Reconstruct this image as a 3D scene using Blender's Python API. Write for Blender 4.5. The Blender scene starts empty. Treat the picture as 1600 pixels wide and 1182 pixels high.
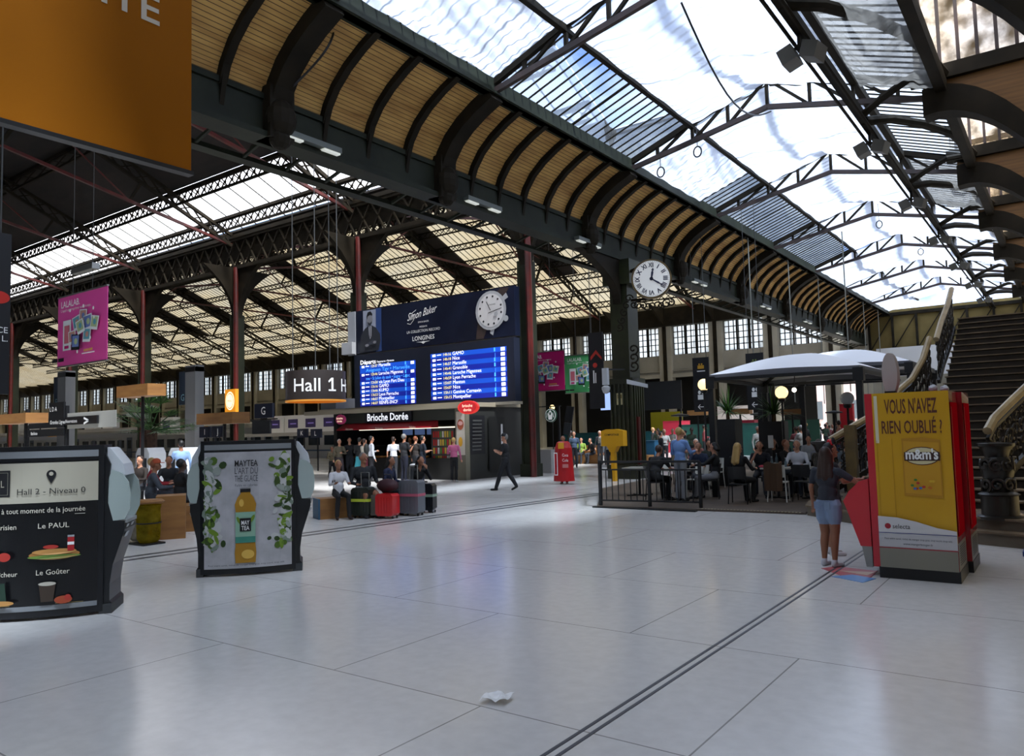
import bpy, bmesh, math, random
from math import sin, cos, pi, radians
from mathutils import Vector, Matrix
random.seed(7)
S = bpy.context.scene
COL = S.collection

# ---------------------------------------------------------------- camera
cam_d = bpy.data.cameras.new('camera'); cam = bpy.data.objects.new('camera', cam_d); COL.objects.link(cam)
cam_d.sensor_width = 36.0; cam_d.lens = 1189.0/1600*36; cam_d.clip_end = 600; cam_d.clip_start = 0.1
RIGHT = Vector((0.8057, 0.5916, -0.0259)); DOWN = Vector((-0.0621, 0.0410, -0.9972)); FWD = RIGHT.cross(DOWN)
m3 = Matrix((RIGHT, -DOWN, -FWD)).transposed()
cam.matrix_world = Matrix.Translation((0, 0, 1.8)) @ m3.to_4x4()
S.camera = cam

# ---------------------------------------------------------------- view
S.view_settings.view_transform = 'Standard'; S.view_settings.look = 'None'
S.view_settings.gamma = 1.0; S.view_settings.exposure = 0.4; S.view_settings.use_curve_mapping = False
S.cycles.use_denoising = True
S.cycles.max_bounces = 10; S.cycles.diffuse_bounces = 5; S.cycles.transparent_max_bounces = 16
S.cycles.sample_clamp_indirect = 6.0

# ---------------------------------------------------------------- sky
def N(nt, t, **k):
    n = nt.nodes.new(t)
    for a, b in k.items(): setattr(n, a, b)
    return n
w = bpy.data.worlds.new('sky'); S.world = w; w.use_nodes = True
nt = w.node_tree; nt.nodes.clear()
out = N(nt, 'ShaderNodeOutputWorld'); bg = N(nt, 'ShaderNodeBackground')
tc = N(nt, 'ShaderNodeTexCoord'); mp = N(nt, 'ShaderNodeMapping'); mp.inputs['Scale'].default_value = (1.6, 1.6, 3.0)
no = N(nt, 'ShaderNodeTexNoise'); no.inputs['Scale'].default_value = 2.1; no.inputs['Detail'].default_value = 6
cr = N(nt, 'ShaderNodeValToRGB')
cr.color_ramp.elements[0].position = 0.40; cr.color_ramp.elements[0].color = (0.15, 0.26, 0.50, 1)
cr.color_ramp.elements[1].position = 0.56; cr.color_ramp.elements[1].color = (1.0, 1.0, 1.04, 1)
nt.links.new(tc.outputs['Generated'], mp.inputs[0]); nt.links.new(mp.outputs[0], no.inputs['Vector'])
nt.links.new(no.outputs['Fac'], cr.inputs[0]); nt.links.new(cr.outputs[0], bg.inputs[0])
bg.inputs[1].default_value = 2.6
nt.links.new(bg.outputs[0], out.inputs[0])
sun_d = bpy.data.lights.new('sun', 'SUN'); sun = bpy.data.objects.new('sun', sun_d); COL.objects.link(sun)
sun_d.energy = 16.0; sun_d.angle = radians(9); sun_d.color = (1, 0.97, 0.93)
sun.rotation_euler = Vector((-0.50, 0.16, -0.85)).to_track_quat('-Z', 'Y').to_euler()

# ---------------------------------------------------------------- materials
MATS = {}
def rgb(h):
    if isinstance(h, str):
        h = h.lstrip('#'); v = [int(h[i:i+2], 16)/255 for i in (0, 2, 4)]
        return tuple((c/12.92 if c <= .04045 else ((c+.055)/1.055)**2.4) for c in v)
    return h
def mat(name, col, rough=.6, metal=0., emit=0., spec=.5, alpha=1., coat=0.):
    if name in MATS: return MATS[name]
    m = bpy.data.materials.new(name); m.use_nodes = True; b = m.node_tree.nodes['Principled BSDF']
    c = (*rgb(col), 1); b.inputs['Base Color'].default_value = c
    b.inputs['Roughness'].default_value = rough; b.inputs['Metallic'].default_value = metal
    b.inputs['Specular IOR Level'].default_value = spec
    b.inputs['Coat Weight'].default_value = coat
    if emit: b.inputs['Emission Color'].default_value = c; b.inputs['Emission Strength'].default_value = emit
    if alpha < 1: b.inputs['Alpha'].default_value = alpha
    MATS[name] = m; return m
def noisy(name, c1, c2, scale=3., rough=.6, metal=0., detail=5, stretch=(1, 1, 1), bump=0., spec=.5, lo=.35, hi=.65):
    if name in MATS: return MATS[name]
    m = mat(name, c1, rough, metal, spec=spec); nt = m.node_tree; b = nt.nodes['Principled BSDF']
    tc = N(nt, 'ShaderNodeTexCoord'); mp = N(nt, 'ShaderNodeMapping'); mp.inputs['Scale'].default_value = stretch
    no = N(nt, 'ShaderNodeTexNoise'); no.inputs['Scale'].default_value = scale; no.inputs['Detail'].default_value = detail
    cr = N(nt, 'ShaderNodeValToRGB'); cr.color_ramp.elements[0].position = lo; cr.color_ramp.elements[1].position = hi
    cr.color_ramp.elements[0].color = (*rgb(c1), 1); cr.color_ramp.elements[1].color = (*rgb(c2), 1)
    L = nt.links.new
    L(tc.outputs['Object'], mp.inputs[0]); L(mp.outputs[0], no.inputs['Vector']); L(no.outputs['Fac'], cr.inputs[0]); L(cr.outputs[0], b.inputs['Base Color'])
    if bump:
        bp = N(nt, 'ShaderNodeBump'); bp.inputs['Strength'].default_value = bump; bp.inputs['Distance'].default_value = .02
        L(no.outputs['Fac'], bp.inputs['Height']); L(bp.outputs[0], b.inputs['Normal'])
    return m
def sheet(name, tcol, dcol, fac, var=0., scale=.6, ray=None):
    """glass / netting: mix of clear transmission and diffuse translucency"""
    if name in MATS: return MATS[name]
    m = bpy.data.materials.new(name); m.use_nodes = True; nt = m.node_tree; nt.nodes.clear(); L = nt.links.new
    o = N(nt, 'ShaderNodeOutputMaterial'); mx = N(nt, 'ShaderNodeMixShader')
    a = N(nt, 'ShaderNodeBsdfTransparent'); a.inputs[0].default_value = (*rgb(tcol), 1)
    t = N(nt, 'ShaderNodeBsdfTranslucent'); t.inputs[0].default_value = (*rgb(dcol), 1)
    d = N(nt, 'ShaderNodeBsdfDiffuse'); d.inputs[0].default_value = (*rgb(dcol), 1)
    m2 = N(nt, 'ShaderNodeMixShader'); m2.inputs[0].default_value = .35
    L(t.outputs[0], m2.inputs[1]); L(d.outputs[0], m2.inputs[2])
    L(a.outputs[0], mx.inputs[1]); L(m2.outputs[0], mx.inputs[2]); L(mx.outputs[0], o.inputs[0])
    mx.inputs[0].default_value = fac
    if var:
        tc = N(nt, 'ShaderNodeTexCoord'); no = N(nt, 'ShaderNodeTexNoise'); no.inputs['Scale'].default_value = scale; no.inputs['Detail'].default_value = 4
        mr = N(nt, 'ShaderNodeMapRange'); mr.inputs['From Min'].default_value = .3; mr.inputs['From Max'].default_value = .7
        mr.inputs['To Min'].default_value = max(0, fac-var); mr.inputs['To Max'].default_value = min(1, fac+var)
        L(tc.outputs['Object'], no.inputs['Vector']); L(no.outputs['Fac'], mr.inputs[0]); L(mr.outputs[0], mx.inputs[0])
    MATS[name] = m; return m

IRON = noisy('dark_iron', '#1a160e', '#262016', 1.5, .7, .0, bump=.1, spec=.15)
IRON2 = noisy('green_iron', '#262a1e', '#1c1f16', 1.2, .6, spec=.2)
RED_IRON = noisy('red_iron', '#5a1712', '#401410', 2., .45)
BLACK = mat('black_metal', '#101114', .4)
DGREY = mat('dark_grey', '#1d2024', .4)
STEEL = mat('brushed_steel', '#9a9a96', .35, .8)
WHITE = mat('white_plastic', '#b9bcc0', .35)
GLASS = sheet('roof_glass', '#ccd4de', '#c9d2dc', .05, .04, .8)
FAR_GLASS = sheet('shed_glass', '#b5b3aa', '#b3ab98', .65, .35, .25)
NET = sheet('white_netting', '#ffffff', '#fafaff', .84, .14, .9)
NET2 = sheet('grey_netting', '#c8c4be', '#8f8b84', .6, .25, 1.5)
CREAM = noisy('cream_sheet', '#c9c3b0', '#b3ac98', .5, .7)

# ---------------------------------------------------------------- mesh builder
class M:
    def __init__(s): s.v = []; s.f = []; s.mi = []; s.mats = []; s.cur = 0
    def use(s, m):
        if m not in s.mats: s.mats.append(m)
        s.cur = s.mats.index(m); return s
    def add(s, vs, fs):
        o = len(s.v); s.v += [Vector(v) for v in vs]
        s.f += [tuple(i+o for i in f) for f in fs]; s.mi += [s.cur]*len(fs); return s
    def box(s, x0, x1, y0, y1, z0, z1):
        return s.add([(x, y, z) for z in (z0, z1) for y in (y0, y1) for x in (x0, x1)],
                     [(0, 2, 3, 1), (4, 5, 7, 6), (0, 1, 5, 4), (2, 6, 7, 3), (0, 4, 6, 2), (1, 3, 7, 5)])
    def bar(s, p, q, w=.1, h=None, up=(0, 0, 1)):
        p = Vector(p); q = Vector(q); d = (q-p).normalized(); h = h or w; u = Vector(up)
        if abs(d.dot(u)) > .98: u = Vector((0, 1, 0))
        a = d.cross(u).normalized(); b = a.cross(d).normalized(); a *= w/2; b *= h/2
        return s.add([p-a-b, p+a-b, p+a+b, p-a+b, q-a-b, q+a-b, q+a+b, q-a+b],
                     [(0, 1, 2, 3), (7, 6, 5, 4), (0, 4, 5, 1), (1, 5, 6, 2), (2, 6, 7, 3), (3, 7, 4, 0)])
    def path(s, pts, w, h=None, up=(0, 0, 1)):
        for a, b in zip(pts, pts[1:]): s.bar(a, b, w, h, up)
        return s
    def tube(s, pts, r, n=8, cap=True, radii=None):
        pts = [Vector(p) for p in pts]; rings = []
        d0 = (pts[1]-pts[0]).normalized(); a = d0.orthogonal().normalized()
        for i, p in enumerate(pts):
            d = (pts[min(i+1, len(pts)-1)]-pts[max(i-1, 0)])
            d = d.normalized() if d.length > 1e-9 else d0
            a = (a-d*a.dot(d)); a = a.normalized() if a.length > 1e-6 else d.orthogonal().normalized()
            b = d.cross(a); rr = radii[i] if radii else r
            rings.append([p+(a*cos(2*pi*k/n)+b*sin(2*pi*k/n))*rr for k in range(n)])
        vs = [v for R in rings for v in R]; fs = []
        for i in range(len(pts)-1):
            for k in range(n): fs.append((i*n+k, i*n+(k+1) % n, (i+1)*n+(k+1) % n, (i+1)*n+k))
        if cap: fs.append(tuple(range(n-1, -1, -1))); fs.append(tuple(range((len(pts)-1)*n, len(pts)*n)))
        return s.add(vs, fs)
    def lathe(s, prof, c=(0, 0, 0), n=16):
        c = Vector(c); vs = []; fs = []
        for r, z in prof: vs += [c+Vector((r*cos(2*pi*k/n), r*sin(2*pi*k/n), z)) for k in range(n)]
        for i in range(len(prof)-1):
            for k in range(n): fs.append((i*n+k, i*n+(k+1) % n, (i+1)*n+(k+1) % n, (i+1)*n+k))
        if prof[0][0] > 1e-6: fs.append(tuple(range(n-1, -1, -1)))
        if prof[-1][0] > 1e-6: fs.append(tuple(range((len(prof)-1)*n, len(prof)*n)))
        return s.add(vs, fs)
    def ball(s, c, r, n=12, k=8):
        if not isinstance(r, (tuple, list)): r = (r, r, r)
        c = Vector(c); vs = []; fs = []
        for i in range(k+1):
            t = pi*i/k
            for j in range(n):
                a = 2*pi*j/n; vs.append(c+Vector((r[0]*sin(t)*cos(a), r[1]*sin(t)*sin(a), -r[2]*cos(t))))
        for i in range(k):
            for j in range(n): fs.append((i*n+j, i*n+(j+1) % n, (i+1)*n+(j+1) % n, (i+1)*n+j))
        return s.add(vs, fs)
    def prism(s, pts, vec):
        """polygon (3D points) extruded along vec"""
        v = Vector(vec); n = len(pts); P = [Vector(p) for p in pts]
        return s.add(P+[p+v for p in P], [tuple(range(n-1, -1, -1)), tuple(range(n, 2*n))]+[(i, (i+1) % n, n+(i+1) % n, n+i) for i in range(n)])
    def grid(s, fn, nu, nv, close_u=False):
        vs = [fn(i/nu, j/nv) for j in range(nv+1) for i in range(nu+1)]
        return s.add(vs, [(j*(nu+1)+i, j*(nu+1)+i+1, (j+1)*(nu+1)+i+1, (j+1)*(nu+1)+i) for j in range(nv) for i in range(nu)])
    def xf(s, mtx, start=0):
        for i in range(start, len(s.v)): s.v[i] = mtx @ s.v[i]
        return s
    def build(s, name, m=None, parent=None, smooth=False, origin=None, world=False):
        if m is not None and not s.mats: s.mats = [m]; s.mi = [0]*len(s.f)
        off = Vector((0, 0, 0))
        if parent is not None and world: off = glob(parent)
        if origin is not None: off = Vector(origin)
        me = bpy.data.meshes.new(name); me.from_pydata([v-off for v in s.v], [], s.f)
        for q in s.mats: me.materials.append(q)
        if len(s.mats) > 1: me.polygons.foreach_set('material_index', s.mi)
        if smooth: me.polygons.foreach_set('use_smooth', [True]*len(s.f)); me.set_sharp_from_angle(angle=radians(40)) if hasattr(me, 'set_sharp_from_angle') else None
        bm = bmesh.new(); bm.from_mesh(me); bmesh.ops.recalc_face_normals(bm, faces=bm.faces); bm.to_mesh(me); bm.free()
        o = bpy.data.objects.new(name, me); COL.objects.link(o)
        if parent is not None: o.parent = parent
        elif origin is not None: o.location = off
        return o
def glob(o):
    v = Vector((0, 0, 0))
    while o is not None: v += o.location; o = o.parent
    return v
def tag(o, label=None, cat=None, group=None, kind=None):
    if label: o['label'] = label
    if cat: o['category'] = cat
    if group: o['group'] = group
    if kind: o['kind'] = kind
    return o
def thing(name, label, cat, loc=(0, 0, 0), rz=0, group=None, kind=None):
    o = bpy.data.objects.new(name, None); COL.objects.link(o); o.location = loc; o.rotation_euler = (0, 0, rz); o.empty_display_size = .2
    return tag(o, label, cat, group, kind)
def kids(o): return [c for c in bpy.data.objects if c.parent is o]
def copy_tree(o, loc=None, rz=None, label=None, group=None, parent=None, _ch=None):
    if _ch is None:
        _ch = {}
        for c in bpy.data.objects:
            if c.parent: _ch.setdefault(c.parent.name, []).append(c)
    c = o.copy(); COL.objects.link(c)
    if parent is not None: c.parent = parent
    if loc is not None: c.location = loc
    if rz is not None: c.rotation_euler = (0, 0, rz)
    if label: c['label'] = label
    if group: c['group'] = group
    for k in _ch.get(o.name, []): copy_tree(k, parent=c, _ch=_ch)
    return c

# ---------------------------------------------------------------- lettering
_TX = {}
def text_geo(body, bold=0.):
    k = (body, bold)
    if k in _TX: return _TX[k]
    cu = bpy.data.curves.new('t', 'FONT'); cu.body = body; cu.size = 1; cu.resolution_u = 2; cu.offset = bold; cu.fill_mode = 'FRONT'
    ob = bpy.data.objects.new('t', cu); me = ob.to_mesh()
    vs = [v.co.copy() for v in me.vertices]; fs = [tuple(p.vertices) for p in me.polygons]
    ob.to_mesh_clear(); bpy.data.objects.remove(ob); bpy.data.curves.remove(cu)
    xs = [v.x for v in vs] or [0, 1]
    _TX[k] = (vs, fs, min(xs), max(xs)); return _TX[k]
class Art:
    """flat printed or lit matter on a surface: o origin (lower left), r right, u up (unit vectors)"""
    def __init__(s, o, r, u, gap=.004): s.o = Vector(o); s.r = Vector(r).normalized(); s.u = Vector(u).normalized(); s.n = s.r.cross(s.u); s.m = M(); s.k = 1; s.gap = gap
    def P(s, x, y): return s.o+s.r*x+s.u*y+s.n*(s.gap*s.k)
    def poly(s, pts, m, lift=True):
        s.m.use(m).add([s.P(*p) for p in pts], [tuple(range(len(pts)))])
        if lift: s.k += 1
        return s
    def rect(s, x, y, w, h, m, lift=True): return s.poly([(x, y), (x+w, y), (x+w, y+h), (x, y+h)], m, lift)
    def ell(s, cx, cy, rx, ry, m, n=24, rot=0, lift=True):
        return s.poly([(cx+rx*cos(t)*cos(rot)-ry*sin(t)*sin(rot), cy+rx*cos(t)*sin(rot)+ry*sin(t)*cos(rot)) for t in [2*pi*i/n for i in range(n)]], m, lift)
    def line(s, pts, w, m):
        for (a, b), (c, d) in zip(pts, pts[1:]):
            L = math.hypot(c-a, d-b) or 1; nx, ny = -(d-b)/L*w/2, (c-a)/L*w/2
            s.poly([(a+nx, b+ny), (a-nx, b-ny), (c-nx, d-ny), (c+nx, d+ny)], m, False)
        s.k += 1; return s
    def text(s, body, x, y, size, m, align='l', width=None, bold=0., rot=0, shear=0.):
        vs, fs, x0, x1 = text_geo(body, bold); sx = size
        if width: sx = width/(x1-x0)
        dx = {'l': -x0, 'c': -(x0+x1)/2, 'r': -x1}[align]; c, q = cos(rot), sin(rot)
        s.m.use(m).add([s.P(x+((v.x+dx)*sx+v.y*size*shear)*c-v.y*size*q, y+(v.x+dx)*sx*q+v.y*size*c) for v in vs], fs); s.k += 1
        return s
    def build(s, name, parent=None, world=True):
        return s.m.build(name, None, parent, world=world)
# ================================================================ SETTING
def floor_mat():
    m = noisy('terrazzo', '#d3d0cb', '#dcd9d4', 9., .3, detail=10, lo=.3, hi=.7); nt = m.node_tree; L = nt.links.new; b = nt.nodes['Principled BSDF']
    tc = N(nt, 'ShaderNodeTexCoord'); br = N(nt, 'ShaderNodeTexBrick'); br.offset = .5
    br.inputs['Scale'].default_value = 1.; br.inputs['Brick Width'].default_value = 2.9; br.inputs['Row Height'].default_value = 2.1; br.inputs['Mortar Size'].default_value = .006; br.inputs['Mortar Smooth'].default_value = 0
    mp = N(nt, 'ShaderNodeMapping'); mp.inputs['Location'].default_value = (.35, .2, 0); L(tc.outputs['Object'], mp.inputs[0]); L(mp.outputs[0], br.inputs['Vector'])
    n2 = N(nt, 'ShaderNodeTexNoise'); n2.inputs['Scale'].default_value = .55; n2.inputs['Detail'].default_value = 1; L(tc.outputs['Object'], n2.inputs['Vector'])
    r2 = N(nt, 'ShaderNodeMapRange'); r2.inputs['To Min'].default_value = .13; r2.inputs['To Max'].default_value = .24; L(n2.outputs['Fac'], r2.inputs[0]); L(r2.outputs[0], b.inputs['Roughness'])
    mx = N(nt, 'ShaderNodeMix', data_type='RGBA'); mx.blend_type = 'MULTIPLY'
    base = b.inputs['Base Color'].links[0].from_socket; L(base, mx.inputs[6]); mx.inputs[7].default_value = (.45, .44, .43, 1)
    L(br.outputs['Fac'], mx.inputs[0]); L(mx.outputs[2], b.inputs['Base Color']); return m
def struct(name, m, mt, **k): o = m.build(name, mt, **k); o['kind'] = 'structure'; return o
struct('floor', M().box(-200, 12, -18, 90, -.2, 0), floor_mat())
JOINT = mat('metal_joint', '#55565a', .4, .5)
m = M()
for dx in (-.035, .035): m.box(-2.44+dx-.012, -2.44+dx+.012, 1, 15.2, 0, .004)
struct('trim_1', m, JOINT)
m = M()
for dx in (0, .33): m.prism([(-12.5+dx, 3, 0), (-12.38+dx, 3, 0), (-10.5+dx, 24, 0), (-10.62+dx, 24, 0)], (0, 0, .004))
m.xf(Matrix.Translation((.2, 0, 0)))
struct('trim_2', m, JOINT)
# walls round the place
PLASTER = noisy('aged_stone', '#8f8a7c', '#a39d8e', .4, .85)
PIL = noisy('pale_stone', '#9a9484', '#aba594', .5, .8)
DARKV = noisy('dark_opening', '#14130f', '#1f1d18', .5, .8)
struct('wall_right', M().box(7.6, 8, -18, 90, 0, 11), PLASTER)
struct('wall_back', M().box(-200, 8, -18, -17.6, 0, 12.6), PLASTER)
struct('wall_left', M().box(-200.4, -200, -18, 90, 0, 14), PLASTER)
YW = 66.
GLZ = sheet('window_glass', '#e8eef0', '#dfe3e2', .6, .3, 1.)
# ---- far side wall: arcade below, band, row of gridded windows, cornice
m = M(); m.use(PLASTER)
m.box(-200, -13.4, YW, YW+.5, 6.6, 8.5); m.box(-200, -13.4, YW, YW+.5, 11.2, 13.6)
m.box(-200, -13.4, YW-.25, YW, 6.4, 6.75); m.box(-200, -13.4, YW-.12, YW, 7.0, 7.1)
xs = [-15.55-4.9*k for k in range(38)]
for x in xs: m.box(x-.7, x+.7, YW, YW+.5, 8.5, 11.2)
m.use(PIL)
for x in xs: m.box(x-.62, x-.17, YW-.3, YW+.5, 0, 11.2); m.box(x+.17, x+.62, YW-.3, YW+.5, 0, 11.2)
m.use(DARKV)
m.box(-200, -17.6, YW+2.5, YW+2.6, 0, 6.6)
m.use(IRON)
for x in xs: m.box(x-.14, x+.14, YW-.45, YW-.1, 0, 11.6)
m.box(-200, -13.4, YW-.6, YW-.1, 11.2, 12.9)
for x in xs:      # brackets under the cornice
    m.prism([(x-.1, YW-.5, 11.3), (x-.1, YW-3.2, 12.9), (x-.1, YW-.5, 12.9)], (.2, 0, 0))
struct('wall_far', m, None)
for k, x in enumerate(xs[:-1]):
    xc = x-2.45
    fr = M(); n = 8 if k < 14 else 4
    for i in range(n+1): fr.box(xc-1.75+3.5*i/n-.035, xc-1.75+3.5*i/n+.035, YW+.1, YW+.2, 8.5, 11.2)
    for j in range(6): z = 8.5+2.7*j/5; fr.box(xc-1.75, xc+1.75, YW+.1, YW+.2, z-.035, z+.035)
    for q in (-.58, .58): fr.box(xc+q-.06, xc+q+.06, YW+.06, YW+.22, 8.5, 11.2)
    r = thing('window_%d' % (k+1), None, None, (xc, YW, 8.5)); r['kind'] = 'structure'
    fr.build('window_frame', IRON, r, world=True)
    M().box(xc-1.75, xc+1.75, YW+.24, YW+.26, 8.5, 11.2).build('window_pane', GLZ, r, world=True)
# bright street doorway at the end of the hall, and the end wall
m = M(); m.use(PIL); m.box(-13.4, -12.6, YW-.2, YW+.4, 0, 12); m.use(PLASTER)
m.box(-12.6, 8, YW, YW+.4, 3.4, 7.2); m.box(-11.6, 8, YW, YW+.4, 0, 3.4)
m.use(noisy('ochre_end', '#7a6838', '#665628', .7, .8)); m.box(-13.2, 8, YW, YW+.4, 7.2, 10.6)
m.use(IRON); m.box(-13.2, 8, YW-.3, YW, 10.1, 10.35); m.box(-13.2, 8, YW-.3, YW, 7.1, 7.4)
for i in range(12): x = -12.6+i*1.7; m.bar((x, YW-.2, 7.3), (x, YW-.2, 10.2), .16); m.bar((x, YW-.2, 7.4), (x+1.7, YW-.2, 10.1), .07)
m.use(mat('white_hoarding', '#c9c8c6', .7)); m.box(-11.8, -3, YW-2.2, YW-2.1, 5.2, 7.4)
struct('wall_end', m, None)

# ---------------------------------------------------------------- main hall vault
XL, XR = -13.0, -0.3
RIBS = [-5.2, 2.2, 9.6, 14.8, 22.2, 29.6, 37.0, 44.4, 51.8, 59.2, 66.2]
PROF = [(-13.05, 8.75), (-12.9, 9.12), (-12.62, 9.5), (-12.22, 9.84), (-11.74, 10.13), (-11.2, 10.38)]
def wood_mat():
    m = mat('vault_planks', '#c99b58', .7); nt = m.node_tree; b = nt.nodes['Principled BSDF']; L = nt.links.new
    uv = N(nt, 'ShaderNodeUVMap'); sx = N(nt, 'ShaderNodeSeparateXYZ'); L(uv.outputs[0], sx.inputs[0])
    mu = N(nt, 'ShaderNodeMath', operation='MULTIPLY'); mu.inputs[1].default_value = 26.; L(sx.outputs['Y'], mu.inputs[0])
    fr = N(nt, 'ShaderNodeMath', operation='FRACT'); L(mu.outputs[0], fr.inputs[0])
    lt = N(nt, 'ShaderNodeMath', operation='LESS_THAN'); lt.inputs[1].default_value = .16; L(fr.outputs[0], lt.inputs[0])
    no = N(nt, 'ShaderNodeTexNoise'); no.inputs['Scale'].default_value = 1.4; no.inputs['Detail'].default_value = 6; tc = N(nt, 'ShaderNodeTexCoord'); mp = N(nt, 'ShaderNodeMapping'); mp.inputs['Scale'].default_value = (1, .5, 3); L(tc.outputs['Object'], mp.inputs[0]); L(mp.outputs[0], no.inputs['Vector'])
    cr = N(nt, 'ShaderNodeValToRGB'); L(no.outputs['Fac'], cr.inputs[0])
    e = cr.color_ramp.elements; e[0].position = .3; e[0].color = (*rgb('#a3763a'), 1); e[1].position = .62; e[1].color = (*rgb('#d0a45c'), 1)
    e2 = cr.color_ramp.elements.new(.24); e2.color = (*rgb('#6e4420'), 1)
    mx = N(nt, 'ShaderNodeMix', data_type='RGBA'); L(lt.outputs[0], mx.inputs[0]); L(cr.outputs[0], mx.inputs[6]); mx.inputs[7].default_value = (*rgb('#5d4020'), 1)
    L(mx.outputs[2], b.inputs['Base Color']); return m
WOOD = wood_mat()
def vault_panel(y0, y1, prof):
    n = len(prof); me = bpy.data.meshes.new('ceiling'); vs = []
    for (x, z) in prof: vs += [(x, y0, z), (x, y1, z)]
    for (x, z) in prof: vs += [(x, y0, z+.25), (x, y1, z+.25)]
    k = 2*n
    fs = [(2*i, 2*i+1, 2*i+3, 2*i+2) for i in range(n-1)]+[(k+2*i, k+2*i+2, k+2*i+3, k+2*i+1) for i in range(n-1)]
    me.from_pydata(vs, [], fs); uv = me.uv_layers.new(name='UVMap')
    for p in me.polygons:
        for li in p.loop_indices:
            vi = me.loops[li].vertex_index; i = (vi % k)//2; uv.data[li].uv = (vs[vi][1], i/(n-1))
    me.materials.append(WOOD); o = bpy.data.objects.new('ceiling', me); COL.objects.link(o); o['kind'] = 'structure'; return o
def profile_beam(m, prof, y, w, d):
    """rib of width w hanging d below the profile"""
    pts = [Vector((x, 0, z)) for x, z in prof]; lo = []; hi = []
    for i, p in enumerate(pts):
        t = (pts[min(i+1, len(pts)-1)]-pts[max(i-1, 0)]).normalized(); nrm = Vector((t.z, 0, -t.x))
        lo.append(p+nrm*d); hi.append(p-nrm*.05)
    for i in range(len(pts)-1):
        a, b, c, e = lo[i], lo[i+1], hi[i+1], hi[i]
        m.prism([(q.x, y-w/2, q.z) for q in (a, b, c, e)], (0, w, 0))
def dense(prof, k=3):
    o = []
    for (a, b), (c, d) in zip(prof, prof[1:]):
        for i in range(k): o.append((a+(c-a)*i/k, b+(d-b)*i/k))
    return o+[prof[-1]]
for b, (y0, y1) in enumerate(zip(RIBS, RIBS[1:])):
    c = vault_panel(y0, y1, PROF)
    ns = 3 if y1-y0 < 6 else 5
    for i in range(1, ns+1):
        m = M(); y = y0+(y1-y0)*i/(ns+1); profile_beam(m, PROF, y, .17, .16)
        m.prism([(-13.08, y-.05, 8.7), (-12.82, y-.05, 8.9), (-12.98, y-.05, 8.15)], (0, .1, 0))
        m.build('vault_rib', IRON, c)
for k, y in enumerate(RIBS[:-1]):
    r = thing('arched_girder', None, None, (XL, y, 8.4)); r['kind'] = 'structure'; r.name = 'trim_%d' % (k+10)
    m = M(); profile_beam(m, PROF, y, .46, .34); m.box(-13.2, -12.7, y-.3, y+.3, 7.9, 9.0); m.ball((-12.75, y, 8.35), (.28, .34, .4)); m.ball((-12.8, y, 7.95), (.2, .25, .25), 10, 6)
    m.build('main_rib', IRON, r, world=True)
# long girder between vault and shed, purlin and ridge pieces
def lattice(m, p, q, depth, n, w=.06, up=(0, 0, 1)):
    p = Vector(p); q = Vector(q); u = Vector(up)*depth
    m.bar(p, q, w*1.6, w*1.6); m.bar(p+u, q+u, w*1.6, w*1.6)
    for i in range(n):
        a = p.lerp(q, i/n); b = p.lerp(q, (i+1)/n); m.bar(a, b+u, w*.8, w*.6); m.bar(a+u, b, w*.8, w*.6)
g = M(); g.box(-13.2, -12.95, -18, 66, 8.0, 8.8); g.box(-13.35, -12.8, -18, 66, 7.9, 8.02); g.box(-13.3, -12.9, -18, 66, 8.72, 8.84)
g.box(-11.32, -11.1, -18, 66, 10.2, 10.62); g.box(-11.4, -11.02, -18, 66, 10.2, 10.26)
g.box(-14.2, -13.9, -18, 66, 7.75, 7.85)
y = -18
while y < 66: g.bar((-13.9, y, 7.8), (-13.35, y, 7.95), .06); y += 1.1
struct('trim_3', g, IRON2)
g = M(); g.box(-9.08, -8.94, -18, 66, 11.1, 11.32); g.box(-4.36, -4.18, -18, 66, 11.1, 11.32); g.box(-6.72, -6.58, -18, 66, 12.0, 12.2)
struct('trim_4', g, IRON)
g = M(); g.box(-2.3, -2.05, -18, 66, 10.2, 10.6); g.tube([(-4.0, -18, 9.95), (-4.0, 66, 9.95)], .05, 6); g.tube([(-4.3, -18, 9.95), (-4.3, 66, 9.95)], .04, 6); g.box(-4.22, -4.06, -18, 66, 10.05, 10.35)
struct('trim_5', g, IRON)
# roof trusses across the skylight
BC = [(-11.2, 10.3), (-8.9, 10.72), (-6.65, 11.15), (-4.2, 10.6), (-2.2, 10.15)]
TC = [(-11.2, 10.5), (-9.0, 11.3), (-6.65, 12.0), (-4.3, 11.3), (-2.2, 10.5)]
def interp(P, x):
    for (a, b), (c, d) in zip(P, P[1:]):
        if x <= c: return b+(d-b)*(x-a)/(c-a)
    return P[-1][1]
RUST = noisy('rusty_iron', '#2b2220', '#3d2a24', 2, .6)
for y in RIBS[:-1]:
    r = thing('roof_truss', 'riveted iron truss crossing under the hall skylight', 'truss', (-6.65, y, 10.3), group='trusses under the hall skylight')
    a = M(); a.path([(x, y, z) for x, z in BC], .12, .14); a.build('lower_chord', RUST, r, world=True)
    a = M(); a.path([(x, y, z) for x, z in TC], .14, .14); a.build('upper_chord', IRON, r, world=True)
    a = M(); X = [-10.2, -9.0, -7.85, -6.65, -5.45, -4.3, -3.2]
    for i, x in enumerate(X):
        a.bar((x, y, interp(BC, x)), (x, y, interp(TC, x)), .09)
        x2 = X[i+1] if i < 3 else (X[i-1] if i > 3 else x)
        if i < 3: a.bar((x2, y, interp(TC, x2)), (x, y, interp(BC, x)), .08)
        if i > 3: a.bar((x2, y, interp(TC, x2)), (x, y, interp(BC, x)), .08)
    a.build('web_bracing', IRON, r, world=True)
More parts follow.
